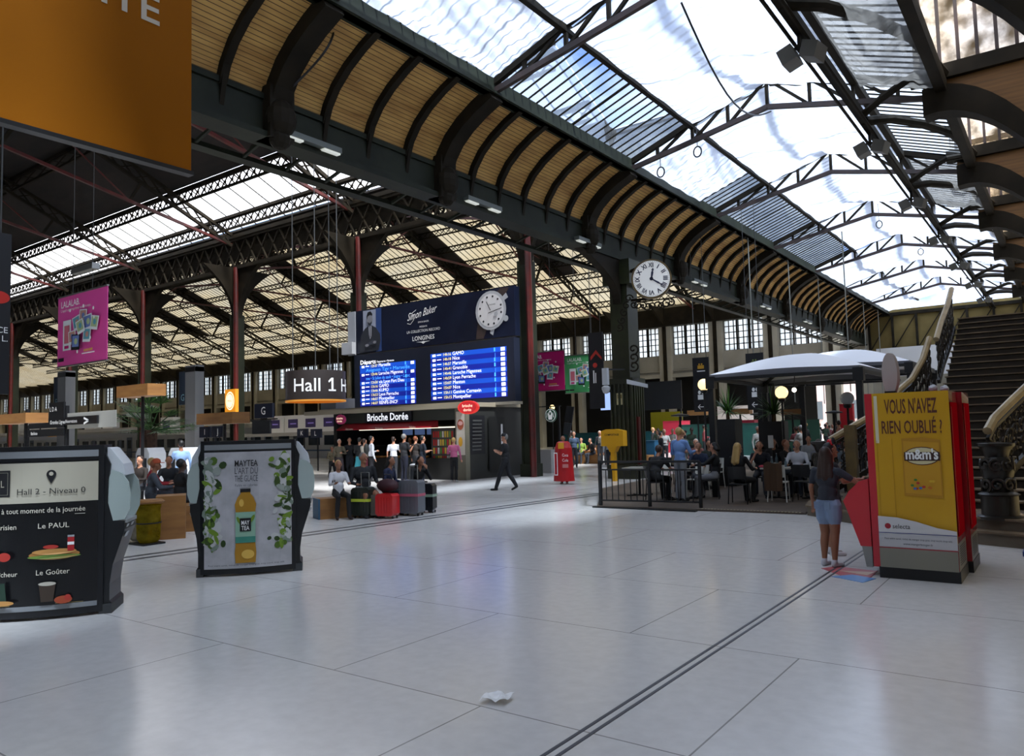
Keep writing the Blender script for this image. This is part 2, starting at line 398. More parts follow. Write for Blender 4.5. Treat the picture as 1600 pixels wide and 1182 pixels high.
# glazing: each bay, each slope
for y0, y1 in zip([-18]+RIBS, RIBS+[66]):
    if y1-y0 < .5: continue
    for (xa, za), (xb, zb), nm in (((-11.2, 10.62), (-6.65, 12.25), 'l'), ((-6.65, 12.25), (-2.1, 10.62), 'r')):
        r = thing('skylight', None, None, (xa, y0, za)); r['kind'] = 'structure'; r.name = 'window_101'
        M().prism([(xa, y0, za), (xb, y0, zb), (xb, y0, zb+.02), (xa, y0, za+.02)], (0, y1-y0, 0)).build('pane', GLASS, r, world=True)
        a = M(); n = int((y1-y0)/.36)
        for i in range(n+1):
            y = y0+(y1-y0)*i/n; t = .032 if i % 10 else .08
            a.bar((xa, y, za-.02), (xb, y, zb-.02), t, .04)
        a.build('glazing_bar', IRON, r, world=True)
# netting slung under the skylight, sheet by sheet
def net(y0, y1, x0, x1, mt, label, sag=.25, lift=0., seed=1, top=False):
    rnd = random.Random(seed); ph = [rnd.random()*6 for _ in range(6)]
    def f(u, v):
        x = x0+(x1-x0)*u; y = y0+(y1-y0)*v
        zt = (interp(TC, x)-.02 if top else (interp(BC, x)*.2+interp(TC, x)*.8))
        edge = min(1., 6*min(u, 1-u, v, 1-v)); z = zt-sag*sin(pi*u)*sin(pi*v)*1.5+lift
        z += .07*sin(9*u+ph[0]+5*v)*edge+.05*sin(16*v+ph[1]+3*u)*edge+.02*sin(41*(u+v*.6)+ph[2])+.02*sin(53*v-20*u+ph[3])*edge
        return (x+.08*sin(12*v+ph[4])*(1-abs(2*u-1)), y, z)
    o = M().grid(f, 40, 40).build('netting_sheet', mt, smooth=True, origin=((x0+x1)/2, (y0+y1)/2, 10.5))
    tag(o, label, 'netting'); return o
W = 'safety netting slung under the hall skylight'
net(2.2, 9.6, -11.1, -2.4, NET, 'white '+W+', nearest sheet above the yellow banner', seed=1)
net(9.7, 14.6, -11.0, -9.02, NET, 'narrow white '+W+' beside the first planked bays', .15, top=True, seed=2)
net(9.7, 14.7, -8.9, -4.2, NET, 'large bright '+W+' before the first clear glass strip', seed=3)
net(14.9, 22.1, -8.95, -4.2, NET, 'large bright '+W+' beside the longest clear glass strip', .35, seed=4)
net(14.9, 22.1, -4.1, -2.3, NET2, 'grey creased '+W+' around the nearest floodlights', .45, lift=-.1, seed=5)
net(22.3, 29.5, -8.95, -4.2, NET, 'white '+W+' beyond the second crossing truss', .35, seed=6)
net(22.3, 27.8, -11.1, -9.0, NET, 'small white '+W+' along the planks past the blue glass', .15, top=True, seed=7)
net(29.7, 36.9, -8.95, -4.2, NET, 'white '+W+' beside the dark striped far glazing', .4, seed=8)
net(29.7, 36.9, -4.1, -2.3, NET2, 'grey '+W+' above the third pair of floodlights', .2, seed=9)
net(37.1, 44.3, -8.95, -2.3, NET, 'wide white '+W+' with a hanging cable coil', .4, seed=10)
net(44.5, 51.7, -11.1, -2.3, NET, 'full width white '+W+' above the canopies', .4, seed=11)
net(51.9, 59.1, -11.1, -2.3, NET, 'white '+W+', second from the far end wall', .3, seed=12)
net(59.3, 65.8, -11.1, -2.3, NET, 'full width white '+W+' touching the end wall', .2, seed=13)
# ---- right flank: cross arches with glazed lunettes over boarding
def arch(y, x):   # lower edge of the cross arch
    return 10.1-((x+2.3)/2.6)**2*2.4 if x < 1.3 else 5.3
WOODX = noisy('flank_boards', '#7a5528', '#5c3f1c', 2, .7, stretch=(.2, 1, 6))
for k, y in enumerate(RIBS[:-1]):
    r = thing('lunette', None, None, (-1, y, 10)); r['kind'] = 'structure'; r.name = 'trim_%d' % (30+k)
    xs_ = [-2.6+.3*i for i in range(12)]
    a = M()
    for x, x2 in zip(xs_, xs_[1:]):
        a.prism([(x, y, max(6, arch(y, x))), (x2, y, max(6, arch(y, x2))), (x2, y, 10.75), (x, y, 10.75)], (0, .08, 0))
    a.build('boarding', WOODX, r, world=True)
    a = M()
    for x, x2 in zip(xs_, xs_[1:]):
        z, z2 = arch(y, x), arch(y, x2); a.prism([(x, y-.3, z-.4), (x2, y-.3, z2-.4), (x2, y-.3, z2+.3), (x, y-.3, z+.3)], (0, .6, 0))
    a.box(-2.9, 3, y-.16, y+.16, 10.6, 10.98)
    a.build('cross_arch', IRON, r, world=True)
    a = M()
    for i in range(14): x = -2.6+.42*i; a.box(x-.04, x+.04, y-.04, y+.04, 10.95, 13.5)
    a.box(-2.8, 3, y-.05, y+.05, 13.4, 13.6); a.build('glazing_bar', RUST, r, world=True)
    a = M().box(-2.8, 3, y+.05, y+.07, 10.95, 13.5).build('lunette_pane', sheet('dusty_glass', '#fff8ee', '#9c8a6c', .5, .5, 1.6), r, world=True)
    a = M(); P = [(-4.1, y+.2, 10.1), (-3.6, y+1.2, 10.35), (-3., y+2.6, 10.5), (-2.4, y+4.4, 10.6), (-2.1, y+7.2, 10.7)]
    a.tube(P, .13, 8); P = [(-4.1, y-.2, 10.1), (-3.5, y-.6, 10.3), (-2.8, y-.9, 10.5), (-2.2, y-.5, 10.6)]; a.tube(P, .1, 8)
    a.build('curved_brace', IRON, r, world=True)
struct('ceiling', M().box(-.3, 8, -18, 66, 13.6, 13.8), sheet('flank_roof', '#8a8a8a', '#8a8474', .8))
struct('wall_flank', M().box(2.6, 2.8, -18, 12, 0, 11), PLASTER)

# ---------------------------------------------------------------- train shed beside the hall
SX = [-17.3-9.8*k for k in range(17)]; YB = 24.8; ZE = 12.9; YR = 45.4; ZR = 21.6
SHEDROOF = noisy('dark_roof_boards', '#1b1a18', '#2a2320', .6, .8, stretch=(1, 3, 1))
def zs1(y): return ZE+(YB-y)*.45         # near shed, rising towards the camera
def zs2(y): return ZE+(y-YB)*(ZR-ZE)/(YR-YB) if y < YR else ZR-(y-YR)*(ZR-12.9)/(YW-YR)
# near shed roof: opaque upper part with a glazed strip along the valley beam
def slab(m, x0, x1, y0, z0, y1, z1, t=.1): m.prism([(x0, y0, z0), (x0, y1, z1), (x0, y1, z1+t), (x0, y0, z0+t)], (x1-x0, 0, 0))
struct('ceiling', (slab(m := M(), -200, -13.3, 21.2, zs1(21.2)+.3, 4.3, zs1(4.3)+.3), m)[1], SHEDROOF)
struct('ceiling', (slab(m := M(), -200, -13.3, 4.3, zs1(4.3)+.3, -18, 12.3), m)[1], SHEDROOF)
struct('ceiling', (slab(m := M(), -200, -13.3, YB+.3, ZE, YB-.3, ZE+.3), m)[1], SHEDROOF)
m = M(); m.box(-13.4, -13.3, -18, 66, 8.8, 10.6); struct('wall_valance', m, IRON)
m = M(); slab(m, -200, -13.3, YB-.3, zs1(YB-.3)+.3, 21.2, zs1(21.2)+.3, .03)
r = thing('window_200', None, None, (-100, 20, 14)); r['kind'] = 'structure'; m.build('pane', sheet('strip_glass', '#ffffff', '#ffffff', .45, .1), r, world=True)
a = M()
for i in range(80): x = -13.6-i*1.24; a.bar((x, YB-.3, zs1(YB-.3)+.24), (x, 21.2, zs1(21.2)+.24), .035, .05)
a.build('glazing_bar', IRON, r, world=True)
# far shed roof: pale sheeting with clear strips
r = thing('window_201', None, None, (-100, 45, 18)); r['kind'] = 'structure'
m = M(); slab(m, -200, -13.3, YR, ZR+.3, YW, 13.2, .03)
m.build('roof_pane', FAR_GLASS, r, world=True)
m = M()
for x in SX: slab(m, x-1.5, x+1.5, YR+.4, zs2(YR+.4)+.12, YW-7, zs2(YW-7)+.12, .06)
m.build('opaque_strip', SHEDROOF, r, world=True)
m = M(); slab(m, -200, -13.3, YB+.3, ZE, YR, ZR+.3, .05); m.build('sheeting', SHEDROOF, r, world=True)
a = M()
for i in range(290): x = -13.6-i*.62; a.bar((x, YR, ZR+.24), (x, YW, 13.14), .04, .05)
a.build('glazing_bar', IRON, r, world=True)
ZINC = mat('pale_zinc', '#d2dae4', .6)
struct('ceiling', (slab(m := M(), -200, -13.3, YB+.3, ZE+.2, YR, ZR+.5, .04), m)[1], ZINC)
struct('ceiling', (slab(m := M(), -200, -13.3, 21.2, zs1(21.2)+.5, 4.3, zs1(4.3)+.5, .04), m)[1], ZINC)
m = M(); m.add([(-13.34, YW, 10.5), (-13.34, YW, 13.2), (-13.34, YR, ZR+.4), (-13.34, YB, ZE+.9), (-13.34, 4.3, zs1(4.3)+.4), (-13.34, -18, 12.4), (-13.34, -18, 10.5)], [tuple(range(7))])
struct('window_203', m, sheet('gable_glass', '#dde4ee', '#c9d6e8', .45))
# valley beam on the iron columns
a = M(); lattice(a, (-200, YB-.2, 11.2), (-13.2, YB-.2, 11.2), 1.6, 190, .12); lattice(a, (-200, YB+.2, 11.2), (-13.2, YB+.2, 11.2), 1.6, 190, .12)
a.box(-200, -13.2, YB-.35, YB+.35, 12.85, 13.05); a.box(-200, -13.2, YB-.3, YB+.3, 11.15, 11.3); a.box(-200, -13.2, YB-.02, YB+.02, 11.7, 12.9)
struct('trim_6', a, IRON)
# ornate lattice purlins of both sheds
a = M(); k = 0
for y in (23.55, 21.25, 17.2, 13, 8.6, 4.3):
    lattice(a, (-120, y, zs1(y)-.45), (-13.4, y, zs1(y)-.45), .55, 180 if y > 20 else 60, .07); a.box(-120, -13.4, y-.12, y+.12, zs1(y)+.1, zs1(y)+.25)
    if y > 20:
        for i in range(180): x = -13.7-i*.59; a.ball((x, y, zs1(y)-.18), (.1, .04, .1), 6, 4)
struct('trim_7', a, IRON)
a = M()
for i in range(1, 9): y = YR+(YW-YR)*i/9; lattice(a, (-150, y, zs2(y)-.4), (-13.4, y, zs2(y)-.4), .5, 200, .07)
for i in range(0, 5): y = YB+(YR-YB)*i/5; lattice(a, (-150, y, zs2(y)-.4), (-13.4, y, zs2(y)-.4), .5, 60, .07)
struct('trim_8', a, IRON)
def shed_truss(x, y0, y1, z0, zr, label, grp):
    """Polonceau truss in the plane x"""
    ym = (y0+y1)/2; r = thing('shed_truss', label, 'truss', (x, ym, z0), group=grp)
    a = M()
    for s in (0, 1):
        p = Vector((0, y0 if s == 0 else y1, z0)); q = Vector((0, ym, zr))
        lattice(a, p+Vector((0, 0, -.45)), q+Vector((0, 0, -.45)), .6, 26, .1)
    a.xf(Matrix.Translation((x, 0, 0))); a.build('rafter', IRON, r, world=True)
    T = RED_IRON if x > -70 else IRON
    def one(n, p, q, w_): (lambda k: k.build(n, T if n == 'tie_rod' else IRON, r, world=True))(M().bar(p, q, w_))
    for s in (0, 1):
        p = Vector((x, y0 if s == 0 else y1, z0-.4)); q = Vector((x, ym, zr-.4)); d = q-p
        f1 = p+d*.5; foot = Vector((x, p.y+(ym-p.y)*.56, z0+(zr-z0)*.5-2.6)); c = foot
        one('strut', f1, foot, .16)
        for t in (.25, .75):
            u = p+d*t; base = (p if t < .5 else q).lerp(foot, .5); one('strut', u, base, .12); one('tie_rod', base, f1, .06)
        one('tie_rod', p, foot, .14); one('tie_rod', foot, q, .09)
        if s == 0: c0 = c
    one('tie_rod', c0, c, .14)
    return r
for x in SX[:13]:
    shed_truss(x, YB+.35, YW-.4, ZE, ZR, 'red tied iron truss spanning the pale roofed train shed', 'trusses of the far train shed')
for x in SX[:7]:
    shed_truss(x, YB-.35, -16.2, ZE, 22., 'dark iron truss under the boarded near shed roof', 'trusses of the near train shed')
# iron columns of the valley beam
def column(x, y, top, label, base=True, red=True):
    r = thing('iron_column', label, 'column', (x, y, 0))
    a = M(); a.box(-.32, .32, -.32, .32, 0, .5); a.box(-.2, .2, -.24, .24, .5, top-2.6)
    for s in (-1, 1): a.box(s*.2-.04, s*.2+.04, -.3, .3, .5, top-2.6)
    a.build('shaft', IRON2, r)
    a = M()
    for s in (-1, 1):
        for ax in (0, 1):
            P = []
            for i in range(9):
                t = i/8; q = .22+1.9*t**2.6; P.append((s*q, top-3.3+3.3*t))
            pts = [(q, -.12, z) for q, z in P]+[(0, -.12, top), (0, -.12, top-3.3)]
            if ax: pts = [(-.12, q, z) for q, z in P]+[(-.12, 0, top), (-.12, 0, top-3.3)]
            a.prism(pts, (0, .24, 0) if not ax else (.24, 0, 0))
    a.build('capital', IRON, r)
    if red: M().tube([(.3, -.28, 0), (.3, -.28, top)], .13, 8).build('drain_pipe', RED_IRON, r)
    return r
CL = ['tall iron column with red pipe right of the departures board', 'tall iron column with red pipe behind the upper left of the advertising panel',
      'tall iron column with red pipe and lit round advert, behind the tea poster kiosk', 'tall iron column with red pipe behind the palm tree',
      'tall iron column with red pipe under the pink hanging banner', 'tall iron column with red pipe at the left edge beside the wooden sign boxes']
for k, x in enumerate(SX[:12]):
    r = column(x, YB, 11.2, CL[k] if k < 6 else 'distant iron column with red pipe beyond the left edge of view')
    if k >= 6: r['group'] = 'distant shed columns'

# street beyond the far doorway
struct('wall_outside', M().box(-60, 40, 88, 88.3, -1, 9), noisy('rosy_facade', '#b9a3a0', '#a58f8c', .6, .8))
a = M()
for i in range(10): a.box(-40+i*5, -37+i*5, 87.85, 87.99, 2.2, 4.2)
struct('window_202', a, mat('street_window', '#4a5258', .3))
struct('ground', M().box(-60, 40, 66.5, 88, -.1, -.02), noisy('asphalt', '#8d8b88', '#a09d99', 3, .9))
# ceiling of the arcade behind the far wall
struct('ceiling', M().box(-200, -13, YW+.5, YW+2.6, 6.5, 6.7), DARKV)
# ================================================================ SIGNS AND BOARDS
X_, Y_, Z_ = Vector((1, 0, 0)), Vector((0, 1, 0)), Vector((0, 0, 1))
def ink(name, c, e=0., r=.5): return mat(name, c, r, emit=e)
WINK = ink('white_ink', '#f2f2f0'); CINK = ink('cream_ink', '#d8d2c0'); KINK = ink('black_ink', '#15161a'); BRK = ink('brown_ink', '#5a2a18')
CABLE = mat('hanging_cable', '#3c3d3c', .5)
def cables(r, pts, top, rad=.012):
    for (x, y, z) in pts: M().tube([(x, y, z), (x, y, top)], rad, 5).build('hanging_cable', CABLE, r, world=True)

r = thing('hanging_banner', 'huge plain orange-yellow banner hanging at the top left, white capitals at its edge', 'banner', (-7, 2.9, 4.46))
M().box(-7.05, -7., 1.2, 4.18, 4.5, 8.6).build('banner_cloth', mat('orange_cloth', '#945600', .85, spec=.15), r, world=True)
M().box(-7.08, -6.98, 1.2, 4.2, 4.46, 4.5).build('bottom_rail', BLACK, r, world=True)
a = Art((-7., 1.2, 4.5), Y_, Z_); a.text('ITE', 2.64, 1.375, .40, ink('banner_white', '#c9bfae'), 'r', bold=.012, width=.56); a.build('lettering', r)
cables(r, [(-7.03, 1.5, 8.6), (-7.03, 4.0, 8.6)], 10.9)
M().tube([(-12.9, 3.9, 8.2), (-12.2, 3.3, 6.1)], .012, 5).build('guy_wire', CABLE, r, world=True)

r = thing('hanging_sign', 'tall dark hanging sign cut by the left edge, red mark and white letters', 'sign', (-12, 3.5, 2.5))
M().box(-12.06, -12, 2.6, 4.43, 2.5, 4.78).build('sign_panel', mat('sign_black', '#15171c', .5), r, world=True)
a = Art((-12, 2.6, 2.5), Y_, Z_); a.ell(1.68, 1.36, .14, .09, mat('sign_red', '#c0261c', .5)); a.text('CE', 1.8, .86, .12, WINK, 'r'); a.text('L.', 1.8, .74, .12, WINK, 'r'); a.build('lettering', r)
cables(r, [(-12.03, 3.0, 4.78), (-12.03, 4.3, 4.78)], 8)

PINK = ink('pink_print', '#d84c9a'); DPINK = ink('deep_pink_print', '#c2186e'); GREENP = ink('green_print', '#4aa062')
def photo_banner(x, y, z, w, h, bg, label, top, cut=0.):
    r = thing('hanging_banner', label, 'banner', (x+w/2, y, z))
    M().box(x, x+w, y, y+.03, z, z+h).build('banner_cloth', bg, r, world=True)
    M().box(x-.02, x+w+.02, y-.02, y+.05, z+h, z+h+.05).box(x-.02, x+w+.02, y-.02, y+.05, z-.04, z).build('banner_rail', STEEL, r, world=True)
    a = Art((x, y, z), X_, Z_, .006); s = w/2; t_ = h/1.95
    a.text('LALALAB.', .14*s, h-.30*t_, .26*t_, WINK, bold=.01, width=.78*s)
    a.text("L'appli qui imprime vos photos.", .14*s, h-.42*t_, .11*t_, WINK, width=1.25*s)
    LB = ink('photo_pale', '#dfe4e6'); cols = [ink('photo_a', '#5e9fb0'), ink('photo_b', '#b98c7c'), ink('photo_c', '#6a7fb5'), ink('photo_d', '#a8b98a')]
    a.rect(.25*s, .42*t_, .34*s, .85*t_, LB); a.rect(.31*s, .62*t_, .22*s, .5*t_, ink('photo_e', '#c96a7a')); a.rect(.33*s, .47*t_, .18*s, .08*t_, DPINK)
    for i, (px, py, q, rt) in enumerate([(.85, 1.35, .32, .25), (1.12, 1.5, .3, -.1), (1.35, 1.3, .34, .12), (1.62, 1.25, .3, -.2), (1.35, .95, .3, -.1), (.78, .95, .3, .1), (.95, .8, .34, -.05), (1.15, 1.2, .3, .3)]):
        c, sn = cos(rt), sin(rt); hh = q*1.25
        P = lambda u, v: ((px+u*c-v*sn)*s, (py-.22+u*sn+v*c)*t_)
        fr_ = KINK if i == 6 else LB
        a.poly([P(-q/2, -hh/2), P(q/2, -hh/2), P(q/2, hh/2), P(-q/2, hh/2)], fr_)
        a.poly([P(-q*.4, -hh*.3), P(q*.4, -hh*.3), P(q*.4, hh*.42), P(-q*.4, hh*.42)], cols[i % 4])
        a.ell(*[t for t in P(.02, .02)], q*.2*s, q*.26*t_, cols[(i+1) % 4], 10)
    for px, py in ((.75, 1.68), (1.3, 1.72), (1.7, 1.6), (1.6, .82), (1.1, .5), (1.75, 1.35)): a.ell(px*s, (py-.2)*t_, .035*s, .035*s, WINK, 8)
    for i in range(5): a.ell((1.4+i*.08)*s, .3*t_, .03*s, .03*s, ink('star_gold', '#d8b040'), 6)
    a.rect(.1*s, .08*t_, .24*s, .07*s, KINK); a.rect(.37*s, .08*t_, .24*s, .07*s, KINK); a.rect(1.35*s, .2*t_, .5*s, .02*s, WINK)
    a.build('poster_print', r)
    cables(r, [(x+.3*w, y+.02, z+h+.05), (x+.7*w, y+.02, z+h+.05)], top); return r
r = photo_banner(-28.45, 12, 4.45, 3.5, 2.4, PINK, 'pink photo-app banner hanging alone at the upper left of the picture', 18.4)
M().box(-27.3, -25.8, 11.9, 12.15, 7.55, 7.75).build('hanging_rail', STEEL, r, world=True)
photo_banner(-22.6, 32.03, 3.8, 2.4, 1.95, DPINK, 'deep pink photo-app banner right of the red column, beside the green one', 16.2)
photo_banner(-20.15, 32.03, 3.62, 2.15, 1.82, GREENP, 'green photo-app banner beside the deep pink one', 16.2)

# lantern sign
LB_ = 0
r = thing('lantern_sign', 'dark round hanging lantern sign reading Hall 1 with orange rim', 'sign', (-18.68, 15.3, 2.85))
c0 = Vector((-18.68, 15.3, 2.85)); R0 = .9
M().lathe([(R0, .03), (R0, .93), (R0-.04, .93), (R0-.04, .03)], c0, 48).build('drum', mat('lantern_brown', '#2b2422', .5), r, True, world=True)
M().lathe([(R0+.01, 0), (R0+.01, .05), (R0-.03, .05), (R0-.03, 0)], c0, 48).lathe([(R0-.05, .02), (.02, .02)], c0, 48).build('orange_rim', mat('lantern_orange', '#c4822a', .6, emit=.25), r, True, world=True)
vw = Vector((0.77, -0.64, 0)).normalized(); th0 = math.atan2(-15.3, 18.4)
def wrap(body, th, size, radius, z):
    vs, fs, x0, x1 = text_geo(body, .006); m = M(); 
    out_ = [(c0.x+radius*cos(th+(v.x-(x0+x1)/2)*size/radius), c0.y+radius*sin(th+(v.x-(x0+x1)/2)*size/radius), z+v.y*size) for v in vs]
    m.add(out_, fs); return m
wrap('Hall', th0-.30, .56, R0+.012, 3.14).build('lettering', WINK, r, world=True)
wrap('Hall', th0+1.42, .56, R0+.012, 3.14).build('lettering', WINK, r, world=True)
for t0 in (th0+.56, th0+2.3):
    m = M(); pt = lambda u, z: (c0.x+(R0+.012)*cos(t0+u/R0), c0.y+(R0+.012)*sin(t0+u/R0), 3.14+z)
    m.add([pt(-.03, 0), pt(.04, 0), pt(.04, .4), pt(-.03, .4)], [(0, 1, 2, 3)]).add([pt(-.13, .3), pt(-.03, .4), pt(-.03, .32), pt(-.11, .25)], [(0, 1, 2, 3)]).add([pt(-.12, 0), pt(.13, 0), pt(.13, .05), pt(-.12, .05)], [(0, 1, 2, 3)])
    m.build('numeral', WINK, r, world=True)
cables(r, [(c0.x+cos(t)*.84, c0.y+sin(t)*.84, 3.78) for t in (th0-.9, th0, th0+.9, th0+2.6)], 16.6, .015)

# departures board and advert above it
NAVY = noisy('navy_advert', '#141c33', '#0f1526', .6, .4); 
r = thing('advertising_board', 'long navy watch advertisement mounted above the departures board', 'billboard', (-22.2, 24.3, 5.56))
M().box(-27., -17.42, 24.1, 24.45, 5.56, 7.55).build('light_box', NAVY, r, world=True)
M().box(-27.05, -26.55, 24.06, 24.1, 5.5, 7.55).build('end_panel', mat('pale_end_panel', '#8f949c', .4), r, world=True)
M().box(-27.2, -26.5, 23.8, 24.05, 5.55, 6.1).build('speaker_box', mat('pale_grey_box', '#a9adb3', .4), r, world=True)
a = Art((-27, 24.1, 5.56), X_, Z_, .006)
SK = ink('photo_skin', '#7d7f86'); SUIT = ink('photo_suit', '#2c3038'); LG = ink('photo_light', '#8f96a8'); HR = ink('photo_hair', '#16181e'); SH = ink('photo_shirt', '#b9bec8')
a.rect(.95, .15, .85, 1.8, LG); a.rect(1.8, 0, .35, 1.98, ink('navy_glow', '#2a4275'))
a.poly([(.75, .05), (.8, .8), (1.05, 1.1), (1.3, 1.22), (1.55, 1.22), (1.8, 1.1), (2.05, .8), (2.1, .5), (1.95, .05)], SUIT)
a.poly([(1.33, 1.2), (1.52, 1.2), (1.5, .75), (1.42, .6), (1.36, .8)], SH); a.poly([(1.4, 1.18), (1.46, 1.18), (1.46, .7), (1.41, .66)], HR)
a.ell(1.42, 1.5, .19, .27, SK); a.poly([(1.24, 1.5), (1.22, 1.68), (1.3, 1.85), (1.48, 1.88), (1.6, 1.76), (1.6, 1.66), (1.45, 1.72), (1.3, 1.66)], HR)
a.poly([(1.28, 1.4), (1.34, 1.27), (1.46, 1.24), (1.56, 1.32), (1.57, 1.42), (1.45, 1.34)], SUIT)
a.poly([(1.1, .35), (1.6, .55), (1.9, .5), (1.85, .35), (1.5, .35), (1.2, .22)], ink('photo_sleeve', '#3c414c')); a.ell(1.25, .33, .12, .06, SK); a.ell(1.75, .43, .1, .06, SK)
a.build('portrait_print', r); a = Art((-27, 24.1, 5.56), X_, Z_, .006)
a.text('Simon Baker', 4.6, 1.30, .5, WINK, 'c', rot=.14, shear=.45, width=1.7); a.line([(3.75, 1.08), (3.95, 1.02), (4.15, 1.2), (4.05, 1.5), (4.3, 1.62)], .02, WINK); a.text('SIMON BAKER', 4.72, 1.03, .1, WINK, 'c')
a.text('PRÉSENTE', 4.72, .82, .1, WINK, 'c'); a.text('LA COLLECTION RECORD', 4.72, .62, .165, WINK, 'c'); a.text('LONGINES', 4.72, .27, .27, WINK, 'c', bold=.012)
a.poly([(4.3, .2), (4.6, .16), (4.72, .09), (4.84, .16), (5.14, .2), (4.8, .2), (4.72, .22), (4.64, .2)], WINK)
a.build('lettering', r); a = Art((-27, 24.1, 5.56), X_, Z_, .006)
ST = ink('watch_steel', '#a7a9ad'); DL = ink('watch_dial', '#c9c8c9'); LTH = ink('watch_strap', '#3b302d')
a.poly([(7.6, .02), (8.0, .02), (8.35, .7), (7.75, .85)], LTH); a.poly([(8.55, 1.7), (9.1, 1.6), (9.35, 1.95), (8.9, 1.97)], LTH)
a.poly([(8.35, .2), (8.5, .1), (8.6, .4), (8.4, .5)], ST); a.poly([(9.1, 1.45), (9.3, 1.55), (9.2, 1.75), (9.0, 1.6)], ST); a.ell(9.17, .72, .12, .12, ST)
a.ell(8.42, 1.12, .78, .80, ST); a.ell(8.42, 1.12, .66, .68, DL)
for i in range(12):
    t = i*pi/6+.3; a.ell(8.42+.55*cos(t), 1.12+.57*sin(t), .045, .045, KINK, 8, lift=False)
a.k += 1
a.line([(8.3, 1.02), (8.98, 1.16)], .03, KINK); a.line([(8.42, 1.12), (8.22, 1.5)], .03, KINK); a.ell(8.7, .95, .1, .1, ST)
a.text('LONGINES', 8.5, 1.32, .08, KINK, 'c'); a.build('watch_print', r)

r = thing('departures_board', 'large lit departures board with blue rows above the bakery kiosk', 'display', (-22, 24.3, 2.97))
M().box(-26.62, -17.46, 24.05, 24.45, 2.97, 5.5).build('board_case', mat('board_navy', '#1a2030', .5), r, world=True)
M().box(-26.62, -17.4, 24.0, 24.46, 2.86, 2.97).build('bottom_rail', mat('pale_rail', '#9a9484', .6), r, world=True)
B1 = ink('row_blue', '#1248b8', .62); B2 = ink('row_dark_blue', '#0e1f8c', .6); BK = ink('screen_black', '#0c0f22', .3); TW = ink('screen_white', '#f4f6ff', 1.0); TY = ink('screen_yellow', '#f2e27a', .9); TB = ink('screen_cyan', '#49a3ff', .9)
a = Art((-26.62, 24.05, 2.97), X_, Z_, .006)
a.text('Départs', .42, 2.06, .27, TW, bold=.012, width=1.0); a.text('Departures • Partenze', 1.5, 2.08, .12, TW); a.build('board_title', r)
rows1 = [('12h37', 'Marseille', 1), ('', 'Avignon Tgv • Marseille', 1), ('12h46', 'Laroche Migennes', 2), ('', 'nne • St Julien du sault • Joigny • Laroc', 2), ('12h58', 'via Lyon Part Dieu', 1), ('13h16', 'GAMO', 2), ('13h46', 'KUMO', 1), ('13h53', 'Lyon Perrache', 2), ('14h07', 'Montpellier', 1), ('14h07', 'RENFE-SNCF', 2)]
rows2 = [('14h16', 'GAMO', 1), ('14h18', 'Nice', 2), ('14h37', 'Marseille', 1), ('14h41', 'Grenoble', 2), ('14h46', 'Laroche Migennes', 1), ('14h59', 'Lyon Perrache', 2), ('15h07', 'Menton', 1), ('15h07', 'Nice', 2), ('15h11', 'Genève Cornavin', 1), ('15h15', 'Montpellier', 2)]
def rows(rows_, x, zt, w, hh):
    for i, (t, d, c) in enumerate(rows_):
        z = zt-(i+1)*hh; a = Art((-26.62+x, 24.05, 2.97+z), X_, Z_, .006)
        a.rect(0, 0, w, hh-.004, B1 if c == 1 else B2)
        if t:
            a.rect(.12, .06, .18, .1, TW); a.rect(.38, .1, .24, .035, TW); a.text(t, .75, .06, .17, TY, width=.42)
            a.rect(w-.27, .03, .2, hh-.06, TW); a.text('i', w-.17, .06, .14, KINK, 'c')
        a.text(d, 1.27 if t else .4, .055, .21, TW if t else TB, width=None if len(d) < 20 else w-.75)
        a.rect(w-.6, .03, .07, hh-.05, TB) if i % 3 != 1 else a.text('|', w-.55, .03, .2, TB)
        a.build('departure_row', r)
rows(rows1, .38, 2.02, 3.5, .188); rows(rows2, 4.75, 2.2, 4.05, .2)

# ---------------------------------------------------------------- bakery kiosk
r = thing('bakery_kiosk', 'bakery kiosk with red awning under the departures board', 'kiosk', (-22.4, 24, 0))
M().box(-26.5, -18.4, 21.9, 26.2, 2.78, 2.95).box(-27.3, -18.3, 21.7, 21.95, 2.72, 2.88).build('flat_roof', mat('kiosk_cream', '#8f8672', .6), r, world=True)
M().box(-26.4, -18.5, 26, 26.2, 0, 2.78).box(-26.4, -26.2, 22.6, 26, 0, 2.78).build('back_wall', mat('kiosk_black', '#121312', .5), r, world=True)
m = M().box(-18.72, -18.5, 22.35, 26, 0, 2.78); m.build('side_wall', mat('kiosk_grey', '#2a2b29', .45), r, world=True)
a = Art((-18.5, 22.35, 0), Y_, Z_, .006); a.rect(.15, .95, .9, 1.5, KINK)
for i in range(9): a.rect(.25, 1.1+.14*i, .55, .05, ink('menu_grey', '#4c4d4b'))
a.rect(1.2, .2, 1.1, 2.2, mat('kiosk_panel', '#1b1c1b', .4)); a.rect(2.0, 1.3, .12, .8, WINK); a.build('menu_board', r)
M().box(-18.95, -18.45, 22.15, 22.4, 0, 2.75).build('corner_post', mat('kiosk_post', '#6b6858', .5), r, world=True)
M().box(-25.3, -19., 22.2, 22.3, 2.3, 2.72).build('fascia', mat('fascia_dark', '#2e332e', .5), r, world=True)
M().box(-23.9, -21.2, 22.12, 22.2, 2.3, 2.7).build('name_board', mat('name_board_navy', '#171a26', .4), r, world=True)
a = Art((-23.9, 22.12, 2.3), X_, Z_, .006); a.text('Brioche Dorée', 1.35, .08, .42, ink('sign_glow', '#e8ecf5', .8), 'c', width=2.35, bold=.014); a.build('lettering', r)
M().prism([(-25.3, 22.25, 2.3), (-25.3, 21.8, 2.05), (-25.3, 21.8, 2.02), (-25.3, 22.25, 2.02)], (5.4, 0, 0)).build('awning', mat('awning_red', '#9c1422', .5), r, world=True)
